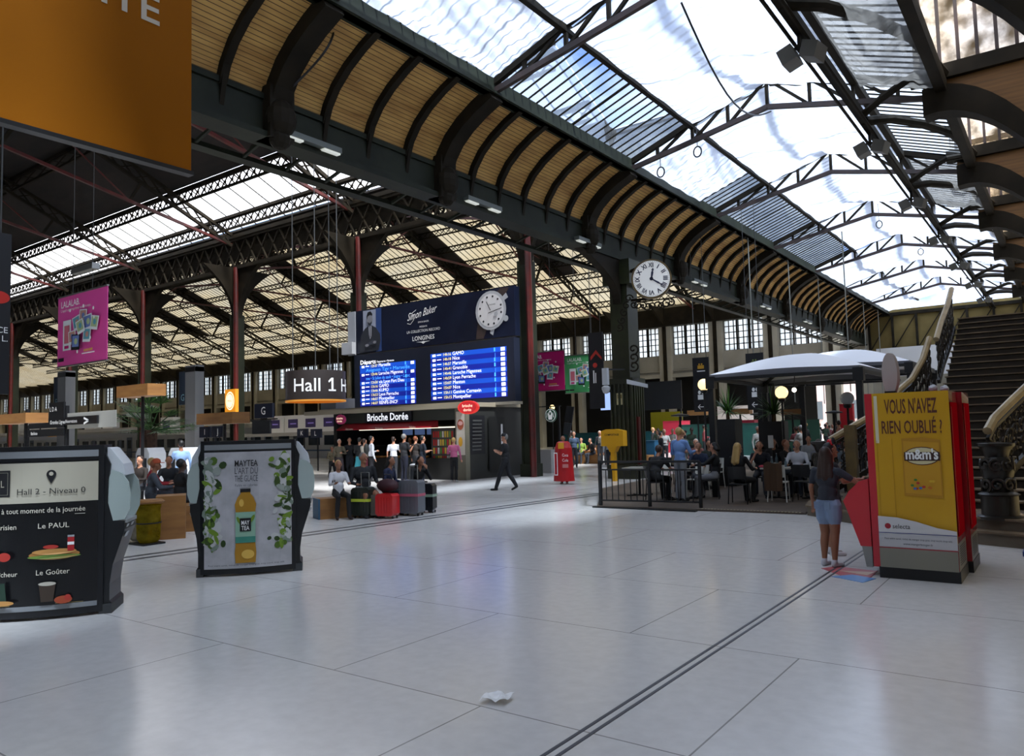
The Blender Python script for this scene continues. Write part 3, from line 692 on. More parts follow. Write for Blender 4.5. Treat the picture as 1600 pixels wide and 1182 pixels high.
a = Art((-25.3, 21.795, 2.02), X_, Z_, .006)
for x, t in ((.6, 'Pâtisserie'), (2.4, 'Boissons'), (4.3, 'Salades')): a.text(t, x, .0, .12, CINK)
a.build('awning_lettering', r)
cs = M(); cs.box(-25.3, -19.1, 22.3, 22.9, 0, .82); cs.build('counter', mat('counter_black', '#161615', .3), r, world=True)
M().box(-25.3, -20.6, 22.28, 22.95, 1.32, 1.36).box(-25.3, -20.6, 22.9, 22.95, .82, 1.36).build('display_glass', sheet('counter_glass', '#b8c4c2', '#6a6f6c', .2), r, world=True)
M().box(-24.9, -19.2, 25.2, 25.9, 0, 2.2).build('back_shelves', mat('shelf_dark', '#26221c', .5), r, world=True)
a = Art((-24.9, 25.2, 0), X_, Z_, .006); rr = random.Random(3)
for i in range(5): a.rect(.2+i*.75, 1.75, .62, .3, ink('menu_screen', '#4a5d86', .5))
for i in range(40): a.rect(3.2+(i % 12)*.17, .5+(i//12)*.3, .12, .2, [ink('pack_red', '#b02a22'), ink('pack_green', '#5a8a3a'), ink('pack_yellow', '#c8a83a'), ink('pack_white', '#c9c9c4')][rr.randrange(4)], lift=False)
a.build('shelf_goods', r)
M().box(-20.5, -19.3, 22.5, 23.1, 0, 2.0).build('drinks_fridge', mat('fridge_grey', '#4a4c4c', .3, .3), r, world=True)
a = Art((-20.45, 22.5, .3), X_, Z_, .006)
for j in range(5):
    for i in range(9): a.rect(.05+i*.12, .05+j*.32, .085, .24, [ink('pack_red', '#b02a22'), ink('pack_green', '#5a8a3a'), ink('pack_yellow', '#c8a83a'), ink('pack_white', '#c9c9c4')][rr.randrange(4)], lift=False)
a.build('fridge_bottles', r)
M().box(-25.2, -19.2, 23.0, 23.04, 2.0, 2.05).build('strip_lamp', mat('strip_light', '#fff2d8', .5, emit=1.2), r, world=True)
a = Art((-18.9, 22.145, .95), X_, Z_, .006); a.rect(.02, 0, .42, 1.65, ink('poster_white', '#c9c3b5')); a.ell(.23, 1.15, .16, .2, ink('poster_bun', '#a8583c')); a.ell(.23, 1.2, .12, .08, ink('poster_icing', '#d9a6a0')); a.ell(.23, .5, .1, .18, ink('poster_drink', '#d8a22c')); a.build('food_poster', r)
bread = [mat('bread_a', '#a8702e', .7), mat('bread_b', '#c48a48', .7), mat('bread_c', '#7c4a20', .7)]
for i in range(34):
    x = -25.1+.132*i; o = M().ball((0, 0, 0), (.06, .12, .045), 8, 5).build('pastry', bread[i % 3], None, True); o.location = (x, 22.5+.1*(i % 3), .875+.0)
    tag(o, 'small golden pastry lying in the bakery kiosk display case', 'pastry', 'pastries in the bakery display')
def oval_sign(x, y, z, w, h, c, label, glow):
    r = thing('oval_sign', label, 'sign', (x, y, z)); n = 28
    M().prism([(x+w/2*cos(2*pi*i/n), y, z+h/2*sin(2*pi*i/n)) for i in range(n)], (0, .12, 0)).build('sign_body', mat('oval_'+c[1:], c, .4, emit=.5 if glow else 0), r, world=True)
    a = Art((x-w/2, y, z-h/2), X_, Z_, .006); a.ell(w/2, h/2, w*.44, h*.42, mat('oval_in'+c[1:], '#b0242a' if glow else '#a83258', .4, emit=.6 if glow else 0))
    a.text('brioche', w/2, h*.52, h*.32, ink('oval_letters', '#ffe6c8', .9), 'c'); a.text('dorée', w/2, h*.22, h*.32, ink('oval_letters', '#ffe6c8', .9), 'c'); a.build('lettering', r)
    M().bar((x-w*.2, y+.06, z+h/2-.03), (x-w*.2, y+.06, z+h/2+.06), .03).bar((x+w*.2, y+.06, z+h/2-.03), (x+w*.2, y+.06, z+h/2+.06), .03).build('bracket', BLACK, r, world=True); return r
oval_sign(-17.9, 21.65, 2.72, .95, .5, '#d8342c', 'glowing red oval bakery sign at the kiosk corner', True)
oval_sign(-24.9, 21.65, 2.48, .52, .4, '#c8447a', 'small pink oval bakery sign at the left end of the awning', False)
# pale roller cabinet and steel planter left of the board
r = thing('utility_box', 'grey planter box with dry twigs at the left of the bakery roof', 'box', (-27.2, 22.6, 2.95)); M().box(-27.2+.3, -25.9, 22.3, 23.4, 2.95, 3.45).build('box_body', mat('utility_grey', '#5d6061', .5), r, world=True)
a = M()
for i in range(14): a.bar((-26.8+.06*i, 22.8, 3.4), (-26.9+.09*i, 22.7+.2*rr.random(), 3.62+.2*rr.random()), .02)
a.build('twigs', mat('dry_twig', '#4c3a2c', .8), r, world=True)

# ---------------------------------------------------------------- clock and its column
r = thing('iron_column', 'massive dark green fluted column carrying the station clock', 'column', (-13, 24.8, 0))
m = M(); m.box(-13.6, -12.4, 24.3, 25.4, 0, .5); m.box(-13.45, -12.55, 24.4, 25.3, .5, 3.6); m.box(-13.35, -12.65, 24.45, 25.25, 3.6, 7.9)
for i in range(6): m.box(-13.42+.165*i, -13.36+.165*i, 24.34, 24.42, .6, 3.4)
for i in range(5): m.box(-12.56, -12.49, 24.45+.17*i, 24.52+.17*i, .6, 3.4)
m.box(-13.5, -12.5, 24.35, 25.35, 3.4, 3.6); m.box(-13.55, -12.45, 24.3, 25.4, 7.0, 7.9)
m.build('shaft', noisy('column_green', '#2c3018', '#1f2113', 1.5, .45), r, world=True)
m = M()
for s in (-1, 1):
    P = [(24.8+s*(.5+2.6*(i/10)**2.3), 6.3+1.6*(i/10)) for i in range(11)]
    m.prism([(-13.15, yy, zz) for yy, zz in P]+[(-13.15, 24.8+s*.4, 7.9), (-13.15, 24.8+s*.4, 6.3)], (.3, 0, 0))
m.build('girder_bracket', IRON, r, world=True)
a = Art((-13.35, 24.4, 3.0), X_, Z_, .006); a.rect(.15, -.35, .28, .42, ink('notice_cream', '#cfc79a')); a.rect(.2, -.12, .18, .14, ink('notice_brown', '#8a7a4a')); a.build('notice', r)
M().box(-12.6, -12.45, 24.6, 24.75, 0, 2.2).build('drain_pipe', RED_IRON, r, world=True)
a = Art((-12.8, 24.35, 7.15), X_, Z_); 
# clock
cc = Vector((-11.4, 23.9, 6.92)); nrm = Vector((0.42, -0.9, -0.05)).normalized(); rt = Z_.cross(-nrm).normalized()*-1
rt = nrm.cross(Z_)*-1; rt.normalize(); rt = Z_.cross(nrm).normalized(); up = nrm.cross(rt).normalized()
r = thing('station_clock', 'large round white station clock with roman numerals on the column', 'clock', cc)
def disc(m, c, n_, r0, th, seg=48, inner=0):
    u_ = rt; v_ = up; P = [c+(u_*cos(2*pi*i/seg)+v_*sin(2*pi*i/seg))*r0 for i in range(seg)]
    return m.prism(P, n_*th)
disc(M(), cc-nrm*.14, nrm, .78, .28).build('case', noisy('bronze', '#6f5b38', '#51432c', 3, .4, .5), r, world=True)
disc(M(), cc+nrm*.141, nrm, .71, .01).build('clock_face', mat('clock_white', '#e6e4de', .4, emit=.12), r, world=True)
fa = Art(cc+nrm*.155, rt, up, .003); BL = ink('clock_navy', '#151a38')
for i, t in enumerate(['XII', 'I', 'II', 'III', 'IIII', 'V', 'VI', 'VII', 'VIII', 'IX', 'X', 'XI']):
    th = pi/2-i*pi/6; rot = th-pi/2; vs, fs, x0, x1 = text_geo(t, .03); sc = .24; wd = min(.2, (x1-x0)*sc)
    cx, cy = .53*cos(th), .53*sin(th); fa.text(t, cx-.07*cos(rot+pi/2), cy-.07*sin(rot+pi/2), sc, BL, 'c', bold=.03, rot=rot, width=wd); fa.k = 1
for i in range(60): th = i*pi/30; fa.line([(.65*cos(th), .65*sin(th)), (.69*cos(th), .69*sin(th))], .012, BL); fa.k = 1
fa.build('numerals', r)
fa = Art(cc+nrm*.165, rt, up, .004)
def hand(name, th, L, wd):
    f = Art(cc+nrm*.165, rt, up, .004); c, s_ = cos(th), sin(th)
    P = [(-.1, -.5), (0, -.6), (.55, -1), (.72, -.5), (.78, -1.1), (1, 0), (.78, 1.1), (.72, .5), (.55, 1), (0, .6), (-.1, .5)]
    f.poly([(u*L*c-v*wd/2*s_, u*L*s_+v*wd/2*c) for u, v in P], BL); f.ell(0, 0, .07, .07, BL); f.build(name, r)
hand('minute_hand', pi/2-20.5*pi/30, .56, .07); hand('hour_hand', pi/2-12.34*pi/6+2*pi, .44, .09)
m = M(); rr = random.Random(5)
m.bar((-12.6, 24.5, 6.3), cc-nrm*.1+Vector((0, 0, -.75)), .1); m.bar((-12.6, 24.5, 7.5), cc-nrm*.1+Vector((-.5, .1, .6)), .1)
def scroll(m, c, r0, turns, w=.035, a0=0, ax=(rt, up)):
    P = []
    for i in range(18): t = i/17; q = r0*(1-t*.85); th = a0+turns*2*pi*t; P.append(Vector(c)+ax[0]*q*cos(th)+ax[1]*q*sin(th))
    m.tube(P, w, 6)
for i in range(9): x = -.72+.18*i; scroll(m, cc+rt*x+up*(-.95-.1*cos(x*2)), .15+.04*(i % 2), 1.3*(1 if i % 2 else -1), .03, i)
for i in range(5): scroll(m, cc+rt*(-.9-.1*i)+up*(-.7-.28*i), .16, 1.2, .03, i)
m.build('scroll_bracket', IRON, r, world=True); r.scale = (.88, .88, .88)
m = M()
for z in (4.6, 4.3, 4.0): scroll(m, Vector((-12.4, 24.3, z)), .2, 1.2, .03, z)
tag(m.build('iron_scroll', IRON, origin=(-12.4, 24.3, 4.3)), 'small wrought iron scroll fixed half way up the clock column', 'ironwork')
# CCTV cameras
def cctv(x, y, z, dome, label, side=1):
    r = thing('security_camera', label, 'camera', (x, y, z))
    if dome:
        M().box(x-.1, x+.1, y-.08, y+.08, z+.15, z+.75).build('housing', WHITE, r, world=True)
        M().lathe([(.0, -.17), (.1, -.13), (.15, 0), (.15, .08), (.05, .14)], (x, y, z), 14).build('dome', WHITE, r, True, world=True); M().bar((x, y, z+.7), (x+.5, y+.5, z+.7), .05).build('bracket', DGREY, r, world=True)
    else:
        M().prism([(x-.45*side, y-.2, z+.05), (x+.2*side, y+.1, z-.12), (x+.2*side, y+.1, z+.0), (x-.45*side, y-.2, z+.2)], (.08, -.14, 0)).build('housing', WHITE, r, world=True)
        M().bar((x-.4*side, y, z+.1), (x-.4*side, y+.6, z+.25), .06).build('bracket', DGREY, r, world=True)
cctv(-13.25, 23.75, 3.2, True, 'white dome security camera on the left side of the clock column')
cctv(-12.0, 24.0, 3.3, False, 'white box security camera on the right side of the clock column')
r = thing('hanging_banner', 'narrow black vertical banner with red roof mark just left of the clock column', 'banner', (-14.9, 26, 3))
M().box(-15.25, -14.6, 26, 26.06, 2.6, 5.6).build('banner_cloth', mat('banner_black', '#14151a', .6), r, world=True)
a = Art((-15.25, 26, 2.6), X_, Z_, .006); a.poly([(.1, 2.05), (.35, 2.3), (.6, 2.0), (.6, 1.9), (.35, 2.15), (.1, 1.9)], ink('roof_red', '#c0352a')); a.ell(.3, 1.7, .1, .1, ink('roof_red', '#c0352a')); a.rect(.2, 1.0, .06, .5, WINK); a.rect(.3, 1.0, .04, .4, WINK); a.build('lettering', r)
cables(r, [(-15.1, 26.03, 5.6), (-14.7, 26.03, 5.6)], 12)

# ---------------------------------------------------------------- floodlights, light strips and hanging rods
k = 0
FL = ['nearest', 'second', 'third', 'fourth', 'fifth', 'sixth', 'seventh']
for k in range(7):
    y = 16.3+7.0*k; r = thing('floodlight', '%s pair of box floodlights from the camera, hung under the hall skylight' % FL[k], 'floodlight', (-4.1, y, 9.6), group=None)
    for s in (-1, 1):
        m = M(); m.box(-.16, .16, -.34, .34, -.16, .16); m.xf(Matrix.Translation((-4.12+s*.24, y, 9.58)) @ Matrix.Rotation(s*.35, 4, 'Y') @ Matrix.Rotation(.15, 4, 'X'))
        h = m.build('lamp_housing', mat('lamp_case', '#4a463c', .5), r, world=True)
    M().bar((-4.15, y, 9.7), (-4.15, y, 10.05), .07).bar((-4.35, y, 9.75), (-3.9, y, 9.75), .05).build('bracket', IRON, r, world=True)
for i, y in enumerate((10.4, 16.3, 22.0, 31.5, 40.5, 48.5, 56.5)):
    r = thing('light_fitting', '%s long grey light fitting from the camera, under the planked vault girder' % FL[i], 'light', (-12.75, y, 8.1))
    M().box(-12.86, -12.66, y-.75, y+.75, 8.04, 8.16).build('housing', mat('fitting_grey', '#5d625c', .5), r, world=True)
    for s in (-1, 1): M().box(-12.84, -12.68, y+s*.5-.22, y+s*.5+.22, 8.0, 8.04).build('tube', mat('tube_white', '#dfe2d8', .5, emit=.4), r, world=True)
for i, (x, y) in enumerate(((-11.2, 33.5), (-11.2, 39.5), (-11.2, 45.2), (-11.2, 57), (-11.2, 62), (-8.0, 37))):
    o = M().tube([(x, y, 2.9 if i < 5 else 3.2), (x, y, 10.2 if i < 5 else 10.6)], .03, 6).build('hanging_rod', mat('rod_grey', '#77776f', .5), origin=(x, y, 3)); tag(o, 'thin grey rod hanging from the hall roof down behind the canopies', 'rod', 'rods hanging over the terrace')
for i, (x, y) in enumerate(((-6.5, 37.5), (-4.1, 30.2), (-10.3, 22.6), (-8.9, 22.3), (-5.8, 44.4))):
    m = M(); c = Vector((x, y, interp(BC, x)-.35)); m.tube([c+Vector((.13*cos(t*.6), 0, .17*sin(t*.6))) for t in range(22)], .022, 5); m.tube([c+Vector((0, 0, .17)), c+Vector((0, 0, 1.0))], .012, 5)
    tag(m.build('cable_coil', BLACK, origin=c), 'small black cable loop hanging from the skylight trusses', 'cable', 'cable loops under the skylight')
def wire(P, label, rad=.025):
    o = M().tube(P, rad, 5).build('sagging_cable', BLACK, origin=P[0]); tag(o, label, 'cable')
wire([Vector((-6.3+1.5*t-.0, 8.5+6.2*t, 11.0-.9*sin(pi*t)-.1*t)) for t in [i/12 for i in range(13)]], 'dark cable sagging across the nearest bright netting')
wire([Vector((-6.2-.3*t, 15.+7.*t, 10.9-1.*sin(pi*t))) for t in [i/12 for i in range(13)]], 'dark cable sagging between the first and second crossing trusses')
wire([Vector((-11.9+.5*sin(pi*t)-.9*(1-t), 9.7+.1*t+.5*t, 8.9+1.5*t)) for t in [i/12 for i in range(13)]], 'loose cable drooping down the nearest big rib')
# ================================================================ TICKET MACHINES WITH POSTERS
def fur(m): return m
def kiosk(loc, label, art):
    r = thing('ticket_kiosk', label, 'kiosk', loc, math.atan2(.777, .63))
    # curved poster case
    n = 14; W2 = .6
    def cy(x): return -.09*(1-(x/W2)**2)
    m = M(); xs = [-W2+2*W2*i/n for i in range(n+1)]
    m.prism([(x, cy(x), 0) for x in xs]+[(W2, .32, 0), (-W2, .32, 0)], (0, 0, 1.74)); m.v = [Vector((v.x, v.y, v.z+.03)) for v in m.v]
    m.build('poster_case', mat('case_black', '#15171b', .35), r)
    def on(x, z, k): return Vector((x, cy(x)-.004-.0015*k, z))
    class CA(Art):
        def P(s, x, y): return on(x, y, s.k)
        def rectc(s, x, y, w, h, mt):
            q = 8
            for i in range(q): s.m.use(mt).add([s.P(x+w*i/q, y), s.P(x+w*(i+1)/q, y), s.P(x+w*(i+1)/q, y+h), s.P(x+w*i/q, y+h)], [(0, 1, 2, 3)])
            s.k += 1
        def polyc(s, pts, mt):   # fan so that it follows the curve
            s.poly(pts, mt)
    a = CA((0, 0, 0), X_, Z_); art(a); pr_ = a.m.build('poster_print', None, r)
    m = M(); q = 12
    # machine standing out on each side
    for s in (1, -1):
        kf = .7 if s > 0 else .5; sg = lambda P: [(s*(.56+(x-.56)*kf if x > .56 else x), z) for x, z in P]
        body = sg([(.56, 0), (.74, 0), (.74, .1), (.70, .13), (.70, .3), (.74, .5), (.84, .72), (.9, .86), (.9, .95), (.74, .96), (.67, 1.15), (.68, 1.42), (.7, 1.56), (.6, 1.72), (.56, 1.72)])
        u = thing('x', None, None); bpy.data.objects.remove(u)
        b = M().prism([(x, .02, z) for x, z in body], (0, .5, 0)).build('machine_body', mat('machine_black', '#191b1e', .3), r)
        M().prism([(x, .0, z) for x, z in sg([(.56, 0), (.74, 0), (.74, .1), (.56, .1)])], (0, .52, 0)).build('plinth', mat('plinth_grey', '#3c3e40', .4), b)
        h = M().prism([(x, .06, z) for x, z in sg([(.64, .97), (.69, .97), (.71, 1.4), (.9, 1.44), (.86, 1.56), (.68, 1.73), (.64, 1.74)])], (0, .42, 0)).build('machine_hood', mat('hood_white', '#c9ced2', .35), r)
        a2 = Art((.77, .06, 1.44), Y_, Vector((-.085, 0, .25)), .006)
        if s > 0:
            a2.rect(.03, .06, .3, .05, ink('tiny_grey', '#6a6d70')); a2.rect(.03, .14, .22, .03, ink('tiny_grey', '#6a6d70')); a2.rect(.3, .1, .08, .08, ink('tiny_red', '#8e1a30')); a2.build('hood_labels', h, world=False)
        M().prism([(x, .1, z) for x, z in sg([(.645, 1.0), (.665, 1.38), (.672, 1.38), (.652, 1.0)])], (0, .34, 0)).build('touch_screen', mat('screen_glass', '#7f8f94', .15, emit=.15), h)
        m = M()
        for y0 in (.02, .49):
            P = sg([(.74, .96), (.9, .97), (.97, 1.08), (.98, 1.22), (.95, 1.36), (.86, 1.46), (.72, 1.5), (.67, 1.4), (.67, 1.15)]); m.prism([(x, y0, z) for x, z in P], (0, .03, 0))
        m.build('side_screen', mat('frosted_panel', '#aab8b4', .25), r)
        M().prism([(x, .04, z) for x, z in sg([(.6, .95), (.93, .93), (.93, .965), (.6, .985)])], (0, .46, 0)).build('shelf', mat('shelf_steel', '#b4b8ba', .3, .5), r)
        mm = M()
        for y0, z0 in ((.1, .86), (.1, .78), (.32, .86)): mm.prism([(s*(.56+.31*kf), y0, z0), (s*(.56+.31*kf), y0+.08, z0), (s*(.56+.345*kf), y0+.08, z0+.05), (s*(.56+.345*kf), y0, z0+.05)], (s*.012, 0, 0))
        mm.build('card_slots', WHITE, b)
    return r
def tea(a):
    BGc = noisy('poster_stone', '#a9a9ac', '#bdbcc0', 5, .5)
    a.rectc(-.55, .1, 1.1, 1.52, BGc); a.rectc(-.55, 1.65, 1.1, .07, ink('poster_strip', '#85898c'))
    rr = random.Random(11); g = [ink('leaf_'+c[1:], c) for c in ('#4c6a1e', '#6f8f2a', '#2c4416', '#7d8c7e', '#9aa39c', '#39501c')]; wv = ink('petal', '#c4c6c4')
    for i in range(190):
        s = -1 if i % 2 else 1; z = .35+1.2*rr.random(); wd = .06+.16*(abs(z-.9)/.6)*rr.random()+.05*rr.random()
        x = s*(.53-abs(rr.gauss(0, 1))*wd*.7); x = max(-.53, min(.53, x))
        if abs(x) < .2: continue
        a.ell(x, z, .03+.055*rr.random(), .016+.036*rr.random(), g[rr.randrange(6)] if rr.random() < .7 else wv, 8, rr.random()*3); a.k = 2+i % 12*.5
    a.k = 10
    a.text('MAYTEA', -.02, 1.43, .115, KINK, 'c', width=.29, bold=.01); a.text("L'ART DU", -.02, 1.33, .115, ink('grey_ink', '#4c4d52'), 'c', width=.29); a.text('THÉ GLACÉ', -.02, 1.23, .115, ink('grey_ink', '#4c4d52'), 'c', width=.29); a.text('Faible en calories', -.02, 1.165, .05, ink('grey_ink', '#4c4d52'), 'c', width=.28)
    AM = ink('tea_amber', '#b0801c'); AM2 = ink('tea_light', '#e0b552'); x0 = -.03
    a.poly([(x0-.125, .17), (x0+.125, .17), (x0+.135, .3), (x0+.12, .45), (x0+.125, .85), (x0+.135, .93), (x0+.1, 1.02), (x0+.06, 1.07), (x0+.06, 1.1), (x0-.06, 1.1), (x0-.06, 1.07), (x0-.1, 1.02), (x0-.135, .93), (x0-.125, .85), (x0-.12, .45), (x0-.135, .3)], AM)
    a.ell(x0-.05, .95, .03, .05, AM2); a.ell(x0+.03, .28, .08, .06, AM2); a.rect(x0-.065, 1.09, .13, .045, KINK)
    a.rect(x0-.125, .43, .25, .4, ink('label_mint', '#8fb8a0')); a.rect(x0-.125, .43, .25, .08, ink('label_teal', '#3c8a78')); a.ell(x0-.08, .72, .02, .06, g[1], 8, .5); a.ell(x0+.085, .74, .02, .06, g[1], 8, -.5)
    a.rect(x0-.07, .58, .14, .17, KINK); a.text('MAY', x0, .665, .08, WINK, 'c', width=.1, bold=.01); a.text('TEA', x0, .595, .08, WINK, 'c', width=.1, bold=.01)
    a.text('Pour votre santé, évitez de manger trop gras, trop sucré, trop salé', -.02, .14, .03, ink('grey_ink', '#4c4d52'), 'c', width=.95)
kiosk((-8.91, 6.16, 0), 'ticket machine kiosk whose poster shows an iced tea bottle', tea)
def paul(a):
    BG = mat('menu_black', '#131416', .25); CR = ink('menu_cream', '#b9b3a0')
    a.rectc(-.55, .1, 1.1, 1.52, BG); a.rectc(-.55, 1.19, 1.1, .41, CR); a.rectc(-.55, 1.65, 1.1, .07, ink('poster_strip', '#85898c')); a.rectc(-.55, .1, 1.1, .05, ink('poster_strip', '#85898c'))
    a.rect(-.52, 1.26, .27, .27, KINK); a.rect(-.5, 1.28, .23, .23, ink('paul_edge', '#8f8c7e')); a.rect(-.495, 1.285, .22, .22, KINK); a.text('PAUL', -.39, 1.36, .1, CR, 'c', width=.17)
    a.ell(.13, 1.48, .045, .045, KINK); a.poly([(.09, 1.46), (.17, 1.46), (.13, 1.38)], KINK); a.ell(.13, 1.485, .02, .02, CR); a.text('Hall 2 - Niveau 0', .13, 1.28, .085, KINK, 'c', width=.62)
    a.text('menus à tout moment de la journée', .44, 1.09, .075, CINK, 'r', width=.95); a.rect(-.5, 1.06, .94, .005, CINK)
    a.text('Le Parisien', -.33, .93, .075, CINK, 'c', width=.3); a.text('Le PAUL', .16, .93, .075, CINK, 'c', width=.28); a.text('La Fraîcheur', -.33, .46, .07, CINK, 'c', width=.34); a.text('Le Goûter', .16, .46, .075, CINK, 'c', width=.3)
    bn = ink('sandwich', '#a8743a'); a.ell(.17, .66, .23, .05, bn); a.ell(.17, .64, .24, .02, ink('lettuce', '#6b8a3a')); a.ell(.17, .69, .2, .03, ink('bun_top', '#c08c4c')); a.ell(.14, .74, .07, .02, ink('tomato', '#b0342a'))
    a.rect(.29, .69, .06, .14, ink('can_red', '#a81c22')); a.rect(.29, .83, .06, .02, ink('can_top', '#9aa0a4')); a.rect(.29, .75, .06, .03, WINK)
    a.poly([(.06, .13+.06), (.17, .19), (.19, .36), (.04, .36)], ink('cup_brown', '#3e3228')); a.ell(.115, .37, .08, .02, ink('foam', '#b9b4a6')); a.ell(.26, .2, .08, .04, ink('cake', '#a84a2c')); a.ell(.3, .22, .03, .03, ink('tomato', '#b0342a'))
    a.rect(-.5, .16, .94, .005, ink('gold_rule', '#8a7a4a'))
    a.ell(-.42, .68, .1, .04, bn); a.ell(-.28, .66, .06, .045, ink('tomato', '#b0342a')); a.ell(-.45, .25, .13, .05, ink('fries', '#b99236')); a.poly([(-.33, .22), (-.25, .22), (-.27, .4), (-.31, .4)], ink('bottle_dark', '#1f3a2c')); a.ell(-.3, .2, .12, .025, ink('bun_top', '#c08c4c'))
kiosk((-8.69, 3.52, 0), 'ticket machine kiosk with dark bakery menu poster at the left edge', paul)

# ================================================================ VENDING MACHINES
def vend(loc, label, first):
    r = thing('vending_machine', label, 'vending machine', loc, 0)
    RED = noisy('vending_red', '#a5101c', '#8c0c18', .8, .22); RED.node_tree.nodes['Principled BSDF'].inputs['Coat Weight'].default_value = .6
    M().box(0, .79, 0, .72, .13, 2.13).build('cabinet', RED, r)
    M().box(-.02, .8, -.01, .73, 0, .13).build('plinth', BLACK, r)
    M().box(-.08, 0, 0, .72, .12, 2.13).build('front_door', mat('door_red', '#c41c2e', .3, coat=.5), r)
    P = [(-.1, 1.13), (-.2, 1.1), (-.32, .98), (-.39, .86), (-.36, .78), (-.22, .34), (-.1, .34)]
    M().prism([(x, .04, z) for x, z in P], (0, .62, 0)).build('collection_bin', mat('bin_red', '#c8202e', .35, coat=.4), r)
    M().prism([(x, .05, z) for x, z in ((-.1, .34), (-.21, .34), (-.17, .1), (-.1, .1))], (0, .6, 0)).build('kick_plate', STEEL, r)
    a = Art((0, 0, 0), X_, Z_, .0015)
    YEL = noisy('vending_yellow', '#d3a41c', '#c99612', .6, .3); a.rect(0, .42, .79, 1.71, YEL); a.rect(.02, 1.55, .035, .55, ink('cream_strip', '#d9d3b8')); 
    a.text("VOUS N'AVEZ", .40, 1.89, .235, BRK, 'c', width=.54, bold=.018); a.text('RIEN OUBLIÉ ?', .40, 1.66, .21, BRK, 'c', width=.62, bold=.012)
    LN = ink('panel_line', '#a8780f')
    for q in ((.16, .75, .9), (.36, .8, 1.0)): pass
    a.line([(.03, 1.58), (.03, .72)], .004, LN); a.line([(.19, 1.6), (.19, .7)], .004, LN)
    a.poly([(.29, .95), (.68, .93), (.68, 1.58), (.50, 1.61), (.29, 1.6)], ink('pack_ochre', '#b98412')); a.poly([(.305, .98), (.665, .96), (.665, 1.55), (.305, 1.57)], ink('pack_amber', '#c9951a'))
    a.ell(.49, 1.40, .185, .105, BRK); a.ell(.49, 1.40, .175, .095, ink('logo_cream', '#d9cfa0')); a.rect(.31, 1.345, .36, .1, ink('logo_brown', '#3c1e14')); a.text("m&m's", .49, 1.365, .16, WINK, 'c', width=.33, bold=.03)
    rr = random.Random(4)
    for i in range(11): a.ell(.36+.25*rr.random(), 1.02+.12*rr.random(), .018, .014, [ink('candy_r', '#b8322a'), ink('candy_b', '#3c6ab0'), ink('candy_g', '#4c8a3a'), ink('candy_y', '#d8b02a'), ink('candy_o', '#c8701e')][i % 5], 8)
    W_ = ink('panel_white', '#d3d2d2'); a.poly([(0, .35), (.79, .35), (.79, .57), (.6, .60), (.4, .66), (.2, .70), (0, .71)], W_)
    a.ell(.1, .60, .032, .032, ink('logo_red', '#a82432')); a.text('selecta', .15, .575, .075, KINK, width=.18); a.rect(0, .52, .79, .007, ink('blue_rule', '#3a3f86')); a.rect(0, .35, .79, .16, ink('panel_grey', '#c1c0c2'))
    a.text('Pour votre santé, évitez de manger trop gras, trop sucré, trop salé', .40, .45, .03, ink('grey_ink', '#4c4d52'), 'c', width=.68); a.text('www.mangerbouger.fr', .40, .395, .035, ink('grey_ink', '#4c4d52'), 'c', width=.3)
    a.rect(0, .13, .79, .22, mat('vend_steel', '#8f8c80', .4, .6)); a.rect(0, .35, .79, .012, ink('red_rule', '#9c2430')); (a.build('side_print', r, world=False) if first else None)
    a = Art((.79, 0, 0), Y_, Z_, .002); a.rect(0, .13, .72, .3, mat('vend_steel', '#8f8c80', .4, .6))
    for i in range(9): a.rect(.1, .18+.025*i, .5, .012, KINK, False)
    a.k += 1; a.rect(.05, .5, .62, 1.5, mat('back_red', '#b8101c', .7, spec=0.)); a.rect(.1, .55, .02, 1.4, mat('back_dark', '#6e0a12', .5)); a.build('back_print', r, world=False)
    return r
v1 = vend((-1.88, 9.73, 0), 'red and yellow vending machine asking in French whether anything was forgotten', True)
v2 = vend((-1.83, 10.5, 0), 'red vending machine half hidden directly behind the front yellow sided one', False)
r = thing('oval_board', 'upright pale grey oval board standing on top of the front vending machine', 'board', (-1.72, 10.0, 2.13))
M().prism([(-1.72+.085*cos(2*pi*i/24), 10.0, 2.37+.25*sin(2*pi*i/24)) for i in range(24)], (.02, .05, 0)).build('board', mat('board_grey', '#b3a9a2', .6), r, world=True)
M().box(-1.78, -1.66, 9.97, 10.08, 2.13, 2.16).build('foot', BLACK, r, world=True)
for i, (dx, dy) in enumerate(((.62, .2), (.7, .5))):
    m = M().ball((0, 0, .035), (.045, .045, .035), 8, 6); 
    for v in m.v: v *= 1+.25*random.random()
    o = m.build('paper_ball', WHITE, None); o.location = (-1.88+dx, 9.73+dy, 2.13)
    tag(o, 'crumpled white paper on top of the front vending machine', 'litter', 'paper on the vending machine')
m = M(); m.use(mat('decal_red', '#b8545a', .4)); m.prism([(-2.62, 9.98, 0), (-2.25, 9.55, 0), (-1.98, 9.6, 0), (-2.0, 10.1, 0), (-2.5, 10.2, 0)], (0, 0, .003))
m.use(mat('decal_blue', '#5f8fc4', .4)); m.prism([(-2.38, 9.5, 0), (-2.0, 9.3, 0), (-1.92, 9.6, 0), (-2.2, 9.72, 0)], (0, 0, .005)); m.use(mat('decal_peach', '#c9a58a', .4)); m.prism([(-2.4, 9.9, 0), (-2.05, 9.75, 0), (-2.0, 10.0, 0)], (0, 0, .006))
tag(m.build('floor_sticker', origin=(-2.2, 9.8, 0)), 'red, peach and blue sticker on the floor beside the vending machine', 'sticker')
m = M(); rr = random.Random(8); P = [(0, 0), (.09, .03), (.13, .1), (.07, .14), (.02, .09), (-.03, .05)]
